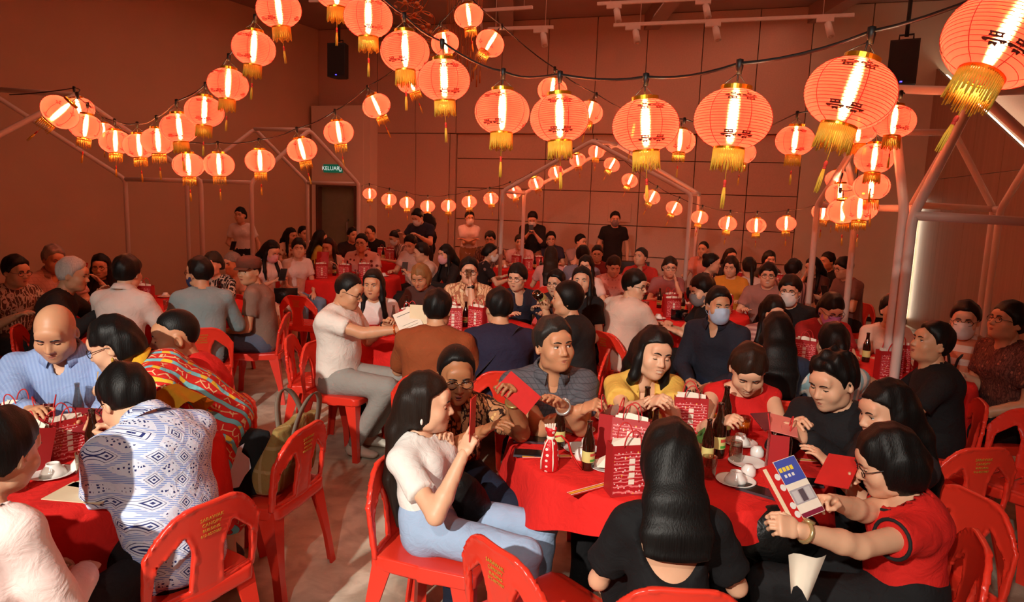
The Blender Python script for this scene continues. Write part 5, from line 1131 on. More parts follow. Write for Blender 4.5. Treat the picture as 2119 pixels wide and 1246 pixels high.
# --- standing
Pn('s1','person in white print tee and black skirt standing by the left wall',497,446,10.6,by=4,hy=-2,hp=2,fem=True,hair=('cropbob','black'),top=('white print tee',(236,220,214)),stand=True,arms='hang',bot=('black skirt',(28,26,30)),legs='skirt',hR=(.10,.24,1.0),pt=.3,pR='grip')
Pn('s2','person in navy shirt with white mask and backpack standing and looking down',864,450,10.9,by=-24,hy=-28,hp=30,hair=('short','black'),mask=('white',(226,220,214)),top=('navy shirt standing',(38,38,54)),stand=True,bot=DARK,arms='table',b=1.1)
Pn('s3','person in white print tee and mask standing with crossed arms',972,452,12.0,by=2,hy=16,hp=4,fem=True,hair=('ponytail','black'),mask=('white',(226,220,214)),top=('white print tee',(236,220,214)),stand=True,arms='crossed',bot=('khaki trousers',(150,112,80)),glasses=True,curtain=.2)
Pn('s4','person in black tee and white mask standing with a phone',1102,454,11.9,by=-4,hy=-6,hp=30,hair=('short','black'),mask=('white',(226,220,214)),top=BT,stand=True,arms='phone',bot=('khaki trousers',(150,112,80)),sleeve=1.1)
Pn('s5','person in black tee standing alone at the back centre',1273,454,11.9,by=2,hy=-4,hp=8,hair=('short','black'),mask=('grey',(120,110,110)),top=BT,stand=True,arms='hang',bot=BLK)
# --- accessories
wrist_band('batik', -1, (24,22,24)); wrist_band('grey', -1, (190,186,180)); wrist_band('reddress', -1, (196,170,120)); wrist_band('blackshirt', -1, (24,22,24)); wrist_band('c1', -1, (24,22,24)); wrist_band('c6', -1, (24,22,24))
wrist_band('brownman', -1, (180,150,90), 'bracelet', False); wrist_band('redtop', -1, (190,186,180), 'bracelet', False); wrist_band('c1', 1, (230,110,50), 'wrist_strap', False)
def on_person(key, name, mat, fn, label=None):
    p = PEOPLE[key]; mb = MB(); fn(mb, p); o = mb.build(name, mat, p['root']); 
    if label: o['label'] = label
def button(i):
    def fn(mb, p): mb.sphere(p['P3'] + p['fw']*(.095+.012*i if i < 3 else .13) - p['sp']*(.085+.085*i), .0075, 8)
    return fn
def capfn(mb, p):
    M_, c, s = p['M'], p['HC'], p['s']; mb.lathe([(.101,.035),(.106,.05),(.112,.075),(.098,.118),(.05,.140),(0,.145)], 20, 0, c, R3=M_*s)
    P = []; 
    for t in np.linspace(-1,1,9): P += [c + s*(M_@V3(.085*t,.075-.03*t*t,.052)), c + s*(M_@V3(.078*t,.150-.05*t*t,.034)), c + s*(M_@V3(.078*t,.150-.05*t*t,.028)), c + s*(M_@V3(.085*t,.075-.03*t*t,.040))]
    mb.add(P, [(i*4+j, i*4+(j+1)%4, i*4+4+(j+1)%4, i*4+4+j) for i in range(8) for j in range(4)])
on_person('l9','flat_cap',fabric('brown cap',(92,58,46)),capfn,'brown flat cap')
def strap(w, q0=-1):
    def fn(mb, p):
        s = p['s']; pts = []
        for t in np.linspace(0,1,9):
            a = math.pi*t
            base = p['P3'] + p['sx']*q0*-.10*s*math.cos(a)*1.0 - p['sp']*(.04 + .17*t)*s
            pts.append(p['P3'] + p['sx']*(q0*(.10-.26*t))*s - p['sp']*(-.012+.30*t)*s - p['fw']*(.092+.048*math.sin(a*.9))*s)
        n = len(pts); P = []
        for q in pts:
            up_ = unit(p['sp']*.75 + p['sx']*q0*.65); P += [q+up_*w-p['fw']*.012, q-up_*w-p['fw']*.012, q-up_*w+p['fw']*.02, q+up_*w+p['fw']*.02]
        mb.add(P, [(i*4+j, i*4+(j+1)%4, i*4+4+(j+1)%4, i*4+4+j) for i in range(n-1) for j in range(4)]+[(0,1,2,3),(4*n-1,4*n-2,4*n-3,4*n-4)])
    return fn
on_person('c5','bag_strap',fabric('grey strap',(112,98,96)),strap(.030, 1),'grey cross-body bag strap')
def pack(mb, p):
    for z, r_ in ((.0,.17),(-.22,.185),(-.40,.16)):
        mb.sphere(p['P3'] - p['fw']*.20 + V3(0,0,z-.02), (r_,.10,.17), 12)
on_person('s2','backpack',fabric('black backpack',(26,24,26)),pack,'black backpack')
def lanyard(mb, p):
    s = p['s']
    for q in (-1,1): mb.tube([p['P3']+p['sx']*q*.065*s-p['fw']*.02+p['sp']*.03, p['P3']+p['sx']*q*.07*s+p['fw']*.085-p['sp']*.03, p['P2']+p['sx']*q*.03*s+p['fw']*.150*s, p['P1']+p['fw']*.165*s+p['sp']*.04], .009, 6)
on_person('q5','lanyard',plain('black lanyard',(22,20,22),.8),lanyard,'black lanyard')
def trim(mb, p):
    s = p['s']; c = p['P3']
    mb.tube([c + p['sx']*.112*s*math.cos(a)*1.0 + p['fw']*(.02+.095*math.sin(a))*s + p['sp']*(.012-.045*max(0,math.sin(a)))*s for a in np.linspace(0,2*math.pi,25)[:-1]], .006, 6, closed=True)
    for q in (1,-1):
        u = unit(p['EL'][q]-p['SH'][q]); m = p['SH'][q]+(p['EL'][q]-p['SH'][q])*.45; a1 = unit(np.cross(u,(0,0,1))); a2 = np.cross(u,a1)
        mb.tube([m + (.064*s)*(a1*math.cos(a)+a2*math.sin(a)) for a in np.linspace(0,2*math.pi,21)[:-1]], .006, 6, closed=True)
on_person('reddress','dress_trim',plain('black piping',(22,20,22),.8),trim,'black piping')
def tee_print(mb, p):
    s = p['s']; c = p['P2'] - p['sp']*.03 + p['fw']*(.118*s)
    for i, (x, z, w_, h_) in enumerate(((.0,.015,.036,.011),(-.02,-.01,.024,.014),(.024,-.012,.02,.013))):
        q = c + p['sx']*x + p['sp']*z; mb.sphere(q, (w_,.008,h_), 10, i % 2, R3=np.stack([p['sx'],p['fw'],p['sp']],1))
for k in ('m1','m2','c2','s1','s3'): on_person(k,'shirt_print',[plain('print_orange',(226,110,50),.7),plain('print_yellow',(236,180,70),.7)],tee_print,'orange and yellow print')
def earring(q):
    def fn(mb, p): mb.sphere(p['HC'] + p['s']*(p['M']@V3(q*.086,-.004,-.052)), (.008,.006,.013), 8)
    return fn
for q in (1,-1): on_person('lady','earring',M_GOLDPRINT,earring(q)); on_person('tee','earring',plain('pearl',(230,225,215),.2),earring(q))
def ruffle(q, t0, t1, r0, r1, wv):
    def fn(mb, p):
        S_, E_ = p['SH'][q], p['EL'][q]; u = unit(E_-S_); a1 = unit(np.cross(u,(0,0,1))); a2 = np.cross(u,a1); P = []; n = 48; k = 6
        for i in range(n):
            a = 2*math.pi*i/n
            for j in range(k):
                t = j/(k-1); r_ = r0+(r1-r0)*t + wv*t*math.sin(9*a); P.append(S_+(E_-S_)*(t0+(t1-t0)*t) + r_*(a1*math.cos(a)+a2*math.sin(a)))
        mb.add(P, [(i*k+j, ((i+1)%n)*k+j, ((i+1)%n)*k+j+1, i*k+j+1) for i in range(n) for j in range(k-1)])
    return fn
M_SATIN = fabric('mustard satin',(214,160,40),rough=.45)
on_person('lady','yellow_sleeve',M_SATIN,ruffle(-1,.30,.80,.066,.125,.016),'flared mustard yellow sleeve'); on_person('lady','yellow_sleeve',M_SATIN,ruffle(1,.30,.85,.066,.080,.003),'plain mustard yellow sleeve')
for i in range(4): on_person('grey','shirt_button',plain('shirt_button',(190,186,180),.4),button(i)); on_person('bald','shirt_button',plain('white_button',(236,236,236),.4),button(i)); on_person('yellow','shirt_button',plain('brown_button',(70,40,24),.4),button(i))
# --- chairs: one under every seated guest, then the empty ones
for k, p in [(k, p) for k, p in PEOPLE.items() if isinstance(k, str)]:
    if k[0] == 's' and k[1:].isdigit() or k in ('lady','longdark'): continue
    d = p['root']['label'].split(' ')[1:]
    bx = p['root'].location; fwd = V3(math.sin(R(p['by'])), -math.cos(R(p['by'])), 0)
    chair(bx[0]+fwd[0]*.05, bx[1]+fwd[1]*.05, p['by'], 'red chair under the guest ' + ' '.join(d[:11]), printed=bx[1] < 7)
def chair_px(px, py, Y, by, label):
    c = at_y(px, py, Y); chair(c[0], c[1], by, label)
chair_px(1150,1175,2.10,129,'empty red chair in the front centre turned towards the main table')
chair_px(540,1040,3.05,-104,'empty red chair carrying a black bag and a khaki tote')
chair_px(1893,1120,2.42,-78,'empty red chair at the right behind the red dress')
chair_px(640,640,7.3,165,'empty red chair with its back to the camera beside the white print tees')
chair_px(375,600,7.1,-10,'empty red chair on the far side of the left wall table')
chair_px(1940,960,3.25,-170,'empty red chair behind the long dark hair with two round openings')
chair_px(2095,930,3.5,-60,'empty red chair seat cut off by the right edge')
chair_px(668,730,5.0,95,'empty red chair just left of the white linen shirt')
# ------------------------------------------------------------------ tables and cloths
ZT = .765
M_CLOTH = fabric('red cloth', (214,36,31)); M_TOPW = plain('table_board', (150,110,80), .6); M_STEEL = plain('table_leg_steel', (60,60,62), .4, metal=.7)
TABLES = {}
def table(key, px, py, rad, desc, drop=.34, amp=.20):
    c = at_z(px, py, ZT); TABLES[key] = (c, rad, desc)
    r = empty('round_table', (c[0], c[1], 0), 0, 'round folding table under a red cloth, ' + desc, 'table', 'round dinner tables')
    mb = MB(); mb.lathe([(0,ZT-.028),(rad-.01,ZT-.028),(rad-.006,ZT-.018),(rad-.01,ZT-.006),(0,ZT-.006)], 40); mb.build('tabletop', M_TOPW, r)
    for i in range(4):
        a = R(45+90*i); l = MB(); l.tube([(.33*math.cos(a),.33*math.sin(a),ZT-.03),(.42*math.cos(a),.42*math.sin(a),.02),(.42*math.cos(a),.42*math.sin(a),0)], .014, 8); l.build('leg', M_STEEL, r)
    n = 180; P = []; F = []; rng = np.random.RandomState(abs(hash(key)) % 999 if False else sum(map(ord, key))); ph = rng.rand(4)*6.28
    rows = [(0,0,0),(.5,0,0),(.93,0,0),(1.0,-.004,0),(1.012,-.018,.02),(1.02,-.06,.16),(1.035,-.14,.45),(1.05,-.24,.8),(1.06,-1,1.0)]
    for i in range(n):
        a = 2*math.pi*i/n
        fold = .5*math.sin(11*a+ph[0]+.8*math.sin(3*a+ph[1])) + .35*math.sin(17*a+ph[2]) + .3*math.sin(5*a+ph[3])
        hem = drop*(1 + amp*(math.cos(2*a) if amp > .3 else math.cos(4*a + ph[1])) + .05*fold)
        for k, (q, z, w_) in enumerate(rows):
            zz = ZT + (z*hem/.30 if k < len(rows)-1 else -hem)
            if k < 4: zz = ZT + z
            rr = rad*q + w_*.030*fold
            P.append((rr*math.cos(a), rr*math.sin(a), zz))
    m = len(rows)
    for i in range(n):
        j = (i+1) % n
        for k in range(m-1): F.append((i*m+k, j*m+k, j*m+k+1, i*m+k+1))
    mb = MB(); mb.add(P, F); me = mb.mesh('tablecloth', [M_CLOTH]); o = obj('tablecloth', me, None, (c[0], c[1], .001))
    bm = bmesh.new(); bm.from_mesh(me); bmesh.ops.remove_doubles(bm, verts=bm.verts, dist=1e-5); bmesh.ops.recalc_face_normals(bm, faces=bm.faces); bm.to_mesh(me); bm.free()
    tag(o, 'red tablecloth hanging in soft folds, ' + desc, 'tablecloth', 'red round tablecloths')
table('main', 1375, 915, .69, 'largest table in the right foreground', .18, .48)
table('left', 70, 925, .70, 'cut off at the left front edge', .42)
table('wall', 335, 632, .74, 'beside the brown cap guest')
table('centre', 930, 678, .74, 'by the white linen shirt')
table('back_left', 712, 570, .74, 'with the pink dotted shirt', .46)
table('far_left', 785, 535, .74, 'before the standing navy shirt', .40)
table('mid_right', 1385, 642, .78, 'by the twisting pale tee')
table('right', 1760, 762, .72, 'behind the doubled white post')
table('far_mid', 1115, 556, .74, 'by the far pink tee', .40)
table('far_right', 1560, 590, .74, 'by the mustard tee', .40)
# ------------------------------------------------------------------ tableware
def glassmat(name, c, rough=.02, a=.25):
    if name in _M: return _M[name]
    m, nt, b = nodes_of(name); nt.nodes.remove(b); out = nt.nodes['Material Output']
    tp = N(nt,'ShaderNodeBsdfTransparent'); gl = N(nt,'ShaderNodeBsdfGlossy'); gl.inputs['Roughness'].default_value = rough; lw = N(nt,'ShaderNodeLayerWeight'); lw.inputs[0].default_value = .5
    tc = N(nt,'ShaderNodeTexCoord'); nz = N(nt,'ShaderNodeTexNoise'); nz.inputs['Scale'].default_value = 30; nt.links.new(tc.outputs['Object'], nz.inputs['Vector'])
    cc = srgb(c); nt.links.new(mix(nt, nz.outputs[0], [x*.95 for x in cc], cc), tp.inputs[0]); gl.inputs[0].default_value = (1,.95,.9,1)
    mx = N(nt,'ShaderNodeMixShader'); nt.links.new(ramp(nt, lw.outputs['Facing'], [(0,.06),(.6,.18),(1,.75)]), mx.inputs[0]); nt.links.new(tp.outputs[0], mx.inputs[1]); nt.links.new(gl.outputs[0], mx.inputs[2]); nt.links.new(mx.outputs[0], out.inputs[0])
    _M[name] = m; return m
M_BEER = plain('brown_glass', (34,15,7), .08, var=.2, spec=.8, coat=.6); M_CLEAR = glassmat('clear_glass', (226,222,216)); M_LAB1 = plain('cream_label', (206,196,120), .6); M_LAB2 = plain('amber_label', (150,104,52), .5); M_CHINA = plain('white_china', (232,226,220), .18, var=.03, spec=.6, coat=.3)
M_LABG = plain('green_label_mark', (70,150,50), .6); M_LABR = plain('red_label_mark', (196,60,50), .6); M_JUICE = plain('orange_juice', (228,106,20), .2); M_PHONE = plain('phone_black', (16,16,18), .15, spec=.7); M_PHEDGE = plain('phone_edge', (90,88,96), .3, metal=.6); M_SCREEN = plain('lit_screen', (120,190,225), .3, emit=(110,185,225), es=.7)
M_PAPER = plain('white_paper', (236,222,204), .8); M_CREAM = plain('cream_paper', (232,208,172), .8); M_REDP = plain('red_card', (196,34,32), .45); M_INK = plain('dark_ink', (60,48,48), .8)
BEERP = [(0,0),(.030,0),(.0335,.005),(.034,.02),(.034,.145),(.031,.170),(.019,.205),(.0145,.225),(.0135,.262),(.0155,.264),(.0155,.272),(.012,.274),(0,.268)]
def bottle_parts():
    g = MB(); g.lathe(BEERP, 18); g = g.mesh('glass', [M_BEER])
    l = MB(); l.lathe([(.0345,.05),(.0348,.052),(.0348,.108),(.0345,.110)], 18); 
    l = l.mesh('label_band', [M_LAB1])
    l2 = MB(); n = 8
    for z0, z1, m in ((.055,.068,1),(.085,.100,2)):
        P = [(.0353*math.cos(a), .0353*math.sin(a), z) for z in (z0,z1) for a in np.linspace(-2.3,-.85,9)]
        l2.add(P, [(i,i+1,9+i+1,9+i) for i in range(8)], m-1)
    l2 = l2.mesh('label_mark', [M_LABG, M_LABR]); return g, l, l2
def clear_parts():
    g = MB(); g.lathe([(.0,.004),(.026,0),(.030,.006),(.030,.110),(.027,.135),(.016,.185),(.0125,.215),(.0125,.232),(.0145,.234),(.0145,.246),(.0115,.246),(.0105,.215),(.014,.186),(.025,.135),(.028,.108),(.028,.012),(.0,.010)], 18)
    w_ = MB(); w_.lathe([(0,.012),(.0275,.012),(.0275,.05),(0,.05)], 16); l = MB(); l.lathe([(.0305,.06),(.0305,.10)], 18)
    return g.mesh('glass', [M_CLEAR]), l.mesh('label_band', [glassmat('clear_label', (240,225,190), .4)])
TW = .78
BT_, CL_ = bottle_parts(), clear_parts()
def beer(x, y, label, group, s=1.0, z=ZT):
    r = empty('beer_bottle', (x, y, z), random.uniform(0,6), label, 'bottle', group); s *= TW; r.scale = (s,s,s)
    for n_, me in zip(('glass','label_band','label_mark'), BT_): obj(n_, me, r)
def clearb(x, y, label, group, s=1.0):
    r = empty('clear_bottle', (x, y, ZT), random.uniform(0,6), label, 'bottle', group); s *= TW; r.scale = (s,s,s)
    for n_, me in zip(('glass','label_band'), CL_): obj(n_, me, r)
TUMB = MB().lathe([(0,.008),(.030,.006),(.030,0),(.0315,0),(.0375,.115),(.0355,.115),(.0300,.010),(0,.010)], 20).mesh('drinking_glass', [M_CLEAR])
def tumbler(x, y, label, group, flip=False, juice=False, z=ZT):
    o = obj('drinking_glass', TUMB, None, (x, y, z + (.115*TW if flip else 0)), (math.pi if flip else 0, 0, 0)); tag(o, label, 'glass', group); o.scale = (TW,)*3
    if juice: obj('orange_juice', MB().lathe([(0,.012),(.0298,.012),(.0345,.085),(0,.085)], 18).mesh('orange_juice', [M_JUICE]), o)
    return o
PLATE = MB().lathe([(0,0),(.055,0),(.058,.004),(.095,.016),(.097,.019),(.092,.018),(.056,.008),(0,.007)], 32).mesh('plate', [M_CHINA])
BOWL = MB().lathe([(0,.048),(.024,.048),(.024,.054),(.028,.054),(.030,.044),(.046,.024),(.058,.0),(.055,.0),(.044,.022),(.026,.041),(0,.044)], 28).mesh('rice_bowl', [M_CHINA])
CUP = MB().lathe([(0,0),(.020,0),(.022,.004),(.035,.020),(.037,.045),(.035,.060),(.032,.060),(.033,.045),(.031,.022),(.018,.008),(0,.008)], 24).mesh('teacup', [M_CHINA])
def plate(x, y, label, group): o = obj('plate', PLATE, None, (x, y, ZT)); tag(o, label, 'plate', group); o.scale = (TW,)*3
def bowl(x, y, label, group, z=ZT+.007): o = obj('rice_bowl', BOWL, None, (x, y, z)); tag(o, label, 'bowl', group); o.scale = (TW,)*3
def cup(x, y, label, group, flip=False, z=ZT): o = obj('teacup', CUP, None, (x, y, z+(.06*TW if flip else 0)), (math.pi if flip else 0,0,0)); tag(o, label, 'cup', group); o.scale = (TW,)*3
def bagprint():
    m, nt, b = nodes_of('bag_print'); tc = N(nt,'ShaderNodeTexCoord'); P = tc.outputs['Object']
    v = N(nt,'ShaderNodeTexVoronoi'); v.inputs['Scale'].default_value = 75; v.inputs['Randomness'].default_value = .7; nt.links.new(P, v.inputs['Vector'])
    wv = N(nt,'ShaderNodeTexWave'); wv.wave_type = 'RINGS'; wv.inputs['Scale'].default_value = 26; wv.inputs['Distortion'].default_value = 4; nt.links.new(P, wv.inputs['Vector'])
    base = mix(nt, ramp(nt, wv.outputs[1], [(.78,0),(.82,1)]), srgb((176,26,34)), srgb((226,120,120)))
    base = mix(nt, ramp(nt, v.outputs[0], [(.20,1),(.24,0)]), base, srgb((238,200,196)))
    v2 = N(nt,'ShaderNodeTexVoronoi'); v2.inputs['Scale'].default_value = 38; nt.links.new(P, v2.inputs['Vector'])
    base = mix(nt, ramp(nt, v2.outputs[0], [(.10,1),(.14,0)]), base, srgb((232,160,50)))
    nt.links.new(base, b.inputs['Base Color']); b.inputs['Roughness'].default_value = .5; return m
M_BAGP = bagprint(); M_BAGR = plain('bag_red_paper', (168,26,30), .55, var=.06); M_ROPE = plain('bag_rope', (196,40,40), .7)
def bag_parts(s=1.0):
    w_, d, h_ = .075, .038, .19
    b = MB(); P = [(-w_,-d,0),(w_,-d,0),(w_,d,0),(-w_,d,0),(-w_,-d*.9,h_),(w_,-d*.9,h_),(w_,d*.9,h_),(-w_,d*.9,h_),(-w_+.003,-d*.9+.003,h_),(w_-.003,-d*.9+.003,h_),(w_-.003,d*.9-.003,h_),(-w_+.003,d*.9-.003,h_),(-w_+.006,-d+.004,h_-.03),(w_-.006,-d+.004,h_-.03),(w_-.006,d-.004,h_-.03),(-w_+.006,d-.004,h_-.03)]
    F = [(3,2,1,0),(0,1,5,4),(1,2,6,5),(2,3,7,6),(3,0,4,7),(4,5,9,8),(5,6,10,9),(6,7,11,10),(7,4,8,11),(8,9,13,12),(9,10,14,13),(10,11,15,14),(11,8,12,15),(12,13,14,15)]
    b.add(P, F); b = b.mesh('paper_body', [M_BAGR], False)
    p = MB()
    for sg in (-1,1):
        y = sg*(d+.0012); q = sg*(d*.9+.0012)
        V = [(-w_+.006,y,.008),(w_-.006,y,.008),(w_-.006,q,h_-.022),(-w_+.006,q,h_-.022)]; p.add(V, [(0,1,2,3) if sg < 0 else (3,2,1,0)], 0)
        for k in range(4):
            z = .045+.026*k; yy = y + sg*.001 - sg*d*.1*(z/h_); V = [(-.011,yy,z),(.011,yy,z),(.011,yy,z+.019),(-.011,yy,z+.019)]; p.add(V, [(0,1,2,3) if sg < 0 else (3,2,1,0)], 1)
    p = p.mesh('printed_panel', [M_BAGP, M_PAPER], False)
    hs = []
    for sg in (-1,1):
        y = sg*d*.9; hh = MB(); hh.tube([(.032*math.cos(t)*-1, y+sg*.012*math.sin(t), h_-.01+.070*math.sin(t)**.8) for t in np.linspace(.02,math.pi-.02,13)], .0028, 5); hs.append(hh.mesh('rope_handle', [M_ROPE]))
    ti = MB(); ti.add([(-w_*.9,-d*.6,h_-.05),(w_*.9,-d*.6,h_-.05),(w_*.85,-d*.2,h_+.012),(-w_*.2,-d*.1,h_+.022),(-w_*.9,-d*.3,h_+.006),(-w_*.9,d*.6,h_-.05),(w_*.9,d*.6,h_-.05),(w_*.7,d*.3,h_+.010),(-w_*.8,d*.3,h_+.014)], [(0,1,2,3,4),(5,8,7,6)]); ti = ti.mesh('white_tissue', [M_PAPER], False)
    return b, p, hs[0], hs[1], ti
BG_ = bag_parts()
def bag(x, y, rz, label, group, s=1.0, tilt=0.):
    r = empty('gift_bag', (x, y, ZT + (.02*abs(math.sin(tilt)))), rz, label, 'bag', group); r.scale = (s,s,s); r.rotation_euler = (tilt,0,rz)
    for n_, me in zip(('paper_body','printed_panel','rope_handle','rope_handle','white_tissue'), BG_): obj(n_, me, r)
def phone(p, rz, label, lit=False, M=None):
    r = empty('phone', tuple(p), rz, label, 'phone', 'phones'); mb = MB(); mb.box((-.038,-.078,0),(.038,.078,.009)); mb.build('case', M_PHEDGE, r, False); g = MB(); g.box((-.0355,-.075,.0085),(.0355,.075,.0098)); g.build('screen', M_SCREEN if lit else M_PHONE, r, False)
    if M is not None: r.matrix_world = M
    return r
def sleeve(p, rz, label):
    r = empty('chopstick_sleeve', tuple(p), rz, label, 'chopsticks', 'chopstick sleeves'); mb = MB(); mb.box((-.12,-.0125,.001),(.12,.0125,.006)); mb.build('paper_sleeve', plain('sleeve_red', (206,40,34), .6), r, False)
    g = MB(); g.box((-.12,-.0045,.006),(.12,.0045,.0068)); g.box((-.121,-.0128,.006),(.121,-.0100,.0066),1); g.box((-.121,.0100,.006),(.121,.0128,.0066),1); g.build('printed_stripe', [plain('sleeve_gold', (232,176,40), .5), M_PAPER], r, False)
def T(px, py): p = at_z(px, py, ZT); return p[0], p[1]
# main table, item by item
m = 'bottles on the main table'
for px, py, lab, s in ((1156,928,'brown beer bottle behind the wrapped red bottle',.95),(1216,972,'dark beer bottle standing alone at the front left of the main table',.95),(1334,905,'tall brown beer bottle before the yellow top',1.12),(1352,945,'brown beer bottle half hidden by the long black hair',1.0),(1462,962,'small dark bottle with cream label beside the long black hair',.92),(1484,946,'tall brown bottle with amber label on the main table',1.12),(1497,905,'tall brown beer bottle in front of the red cold-shoulder top',1.14)):
    x, y = T(px, py); beer(x, y, lab, m, s)
for px, py, lab in ((1270,842,'clear glass bottle furthest left behind the gift bags'),(1290,884,'empty clear glass bottle near the yellow top'),(1468,868,'clear glass bottle beside the gold lidded jar')):
    x, y = T(px, py); clearb(x, y, lab, m, 1.0)
for px, py, lab, fl_, ju in ((1196,895,'upside-down drinking glass on the plate by the grey shirt',True,False),(1538,900,'drinking glass full of orange juice',False,True),(1521,955,'empty drinking glass between the china cups',True,False),(1466,990,'drinking glass at the right of the long black hair',False,False),(1250,935,'drinking glass beside the leaning gift bag',True,False),(1385,852,'drinking glass behind the front gift bag',False,False)):
    x, y = T(px, py); tumbler(x, y, lab, 'glasses on the main table', fl_, ju)
for i, (px, py, lab) in enumerate(((1198,893,'plate under the upside-down glass by the grey shirt'),(1202,933,'plate behind the wrapped red bottle'),(1258,970,'plate with folded napkin at the front of the main table'),(1531,920,'plate with upturned bowl by the orange juice'),(1522,1000,'plate with upturned bowl in front of the leaflet'),(1545,962,'small plate under the white cups'),(1260,868,'plate near the clear bottles by folded arms'),(1358,866,'plate with napkin in front of the yellow top'))):
    x, y = T(px, py); plate(x, y, 'white china ' + lab, 'plates on the main table')
    if i in (3,4): bowl(x, y, 'upturned white rice bowl ' + ('by the orange juice' if i == 3 else 'in front of the leaflet'), 'bowls on the main table')
    if i in (2,7):
        nb = MB(); P = [(-.05,-.04,.012),(.03,-.055,.014),(.065,.0,.05),(.02,.05,.02),(-.045,.03,.016),(.0,.0,.055),(.075,.02,.035)]; nb.add(P, [(0,1,5),(1,2,5),(2,6,3),(2,3,5),(3,4,5),(4,0,5)]); o = nb.build('napkin', M_PAPER, None, False, (x,y,ZT+.008)); tag(o, 'folded white napkin on the ' + ('front plate of the main table' if i == 2 else 'plate before the yellow top'), 'napkin', 'napkins')
for px, py, lab in ((1566,945,'white china cup by the upright gift bag on the right'),(1548,985,'white china cup between the plates on the right'),(1216,925,'white china cup behind the wrapped bottle'),(1133+70,950,'small white cup beside the dark beer bottle'),(1378,862,'white china cup behind the front gift bag')):
    x, y = T(px, py); cup(x, y, lab, 'cups on the main table', True)
for px, py, rz, lab, s, ti in ((1424,902,-.12,'red gift bag with rope handles at the back of the main table',1.0,0),(1300,965,-.35,'red gift bag tilted back at the centre of the main table',1.0,-.18),(1296,1018,.22,'red gift bag nearest the long black hair',1.0,0),(1262,938,1.15,'red gift bag turned sideways beside the glasses',1.0,0),(1604,985,1.25,'red gift bag turned edge-on at the right of the main table',1.0,0)):
    x, y = T(px, py); bag(x, y, rz, lab, 'gift bags on the main table', s, ti)
for px, py, rz, lab, lit in ((1100,913,1.5,'black phone at the left rim of the main table, upper of two',False),(1102,942,1.5,'black phone at the left rim of the main table, lower of two',False),(1520,884,1.35,'phone with lit blue screen before the red top',True),(1655,1000,1.45,'black phone on the rim by the pointing hand',False),(1572,1020,.9,'black phone half under the leaflet',False)):
    x, y = T(px, py); phone((x,y,ZT+.002), rz, lab, lit)
for px, py, rz, lab in ((1130,895,-.25,'red chopstick sleeve left of the wrapped bottle'),(1165,873,-.2,'red chopstick sleeve in front of folded arms'),(1140,948,.12,'red chopstick sleeve below the two phones'),(1230,1012,.6,'red chopstick sleeve at the front rim'),(1655,955,-.1,'red chopstick sleeve behind the water bottle')):
    x, y = T(px, py); sleeve((x,y,ZT+.002), rz, lab)
x, y = T(1137,972); r = empty('wrapped_bottle', (x,y,ZT), .3, 'bottle wrapped in red and white patterned paper with ribbon', 'gift'); r.scale = (.8,.8,.70)
MB().lathe([(0,0),(.040,0),(.044,.01),(.045,.06),(.040,.12),(.030,.165),(.017,.185),(.016,.20),(.026,.225),(.030,.245),(.024,.25)], 18).build('wrapping', fabric('wrap paper',(200,28,32),'dots',(236,214,206),None,32,.4), r)
MB().lathe([(.0185,.182),(.0205,.186),(.0205,.196),(.0185,.20)], 14).build('ribbon_knot', M_PAPER, r)
rb = MB(); rb.tube([(.018,0,.19),(.05,-.01,.20),(.085,-.02,.16),(.10,-.03,.10),(.13,-.04,.04),(.15,-.05,.008)], .006, 4); rb.build('ribbon', M_REDP, r); rb = MB(); rb.tube([(-.045,.0,.01),(-.0455,0,.06),(-.03,-.01,.16),(-.017,-.01,.185)], .004, 4); rb.tube([(.0,-.046,.01),(.0,-.0465,.06),(0,-.031,.165),(0,-.018,.185)], .004, 4); rb.build('white_band', M_PAPER, r)
for i in range(5):
    q = MB(); a = -.6+.3*i; q.add([(.02*math.sin(a)-.004,-.01+.02*math.cos(a),.20),(.02*math.sin(a)+.004,-.01+.02*math.cos(a),.20),(.045*math.sin(a)+.005,.02*math.cos(a),.262),(.045*math.sin(a)-.005,.02*math.cos(a),.262),(.02*math.sin(a),-.006+.02*math.cos(a),.20),(.045*math.sin(a),.005+.02*math.cos(a),.262)], [(0,1,2,3),(1,4,5,2),(4,0,3,5)]); q.build('paper_frill', M_PAPER, r, False)
x, y = T(1466,893); r = empty('glass_jar', (x,y,ZT), 0, 'glass jar with gold lid and white label beside brown bottles', 'jar'); r.scale = (.8,.8,.8); MB().lathe([(0,0),(.040,0),(.043,.008),(.043,.075),(.036,.09),(.036,.098)], 20).build('jar_glass', M_CLEAR, r); MB().lathe([(0,.004),(.0405,.004),(.0405,.072),(0,.072)], 18).build('jar_filling', plain('jar_filling',(226,190,160),.6), r); MB().lathe([(.038,.090),(.041,.092),(.041,.112),(.038,.116),(0,.117)], 22).build('gold_lid', M_GOLD, r)
x, y = T(1618,975); r = empty('water_bottle', (x,y,ZT), 2.2, 'clear plastic water bottle with white cap and green round label', 'bottle'); r.scale = (.9,.9,.85)
MB().lathe([(0,.004),(.030,0),(.034,.01),(.031,.03),(.034,.05),(.031,.07),(.034,.09),(.034,.15),(.028,.175),(.014,.205),(.0135,.212)], 20).build('plastic_body', M_CLEAR, r); MB().lathe([(.0155,.207),(.0165,.209),(.0165,.232),(.0150,.235),(0,.235)], 18).build('white_cap', M_CHINA, r)
th_ = math.atan2(-y, -x); r.rotation_euler = (0,0,th_)
mb = MB()
for rr, mi_, off in ((.021,0,.0352),(.015,1,.0358)):
    P = [(off-.012*(rr*math.sin(a)/.034)**2*2, rr*math.sin(a)*(1 if mi_ == 0 else 1), .118+rr*math.cos(a)*(1 if mi_ == 0 else .55)) for a in np.linspace(0,2*math.pi,19)[:-1]]; mb.add(P, [list(range(18))], mi_)
mb.build('round_label', [M_PAPER, M_LABG], r, False)
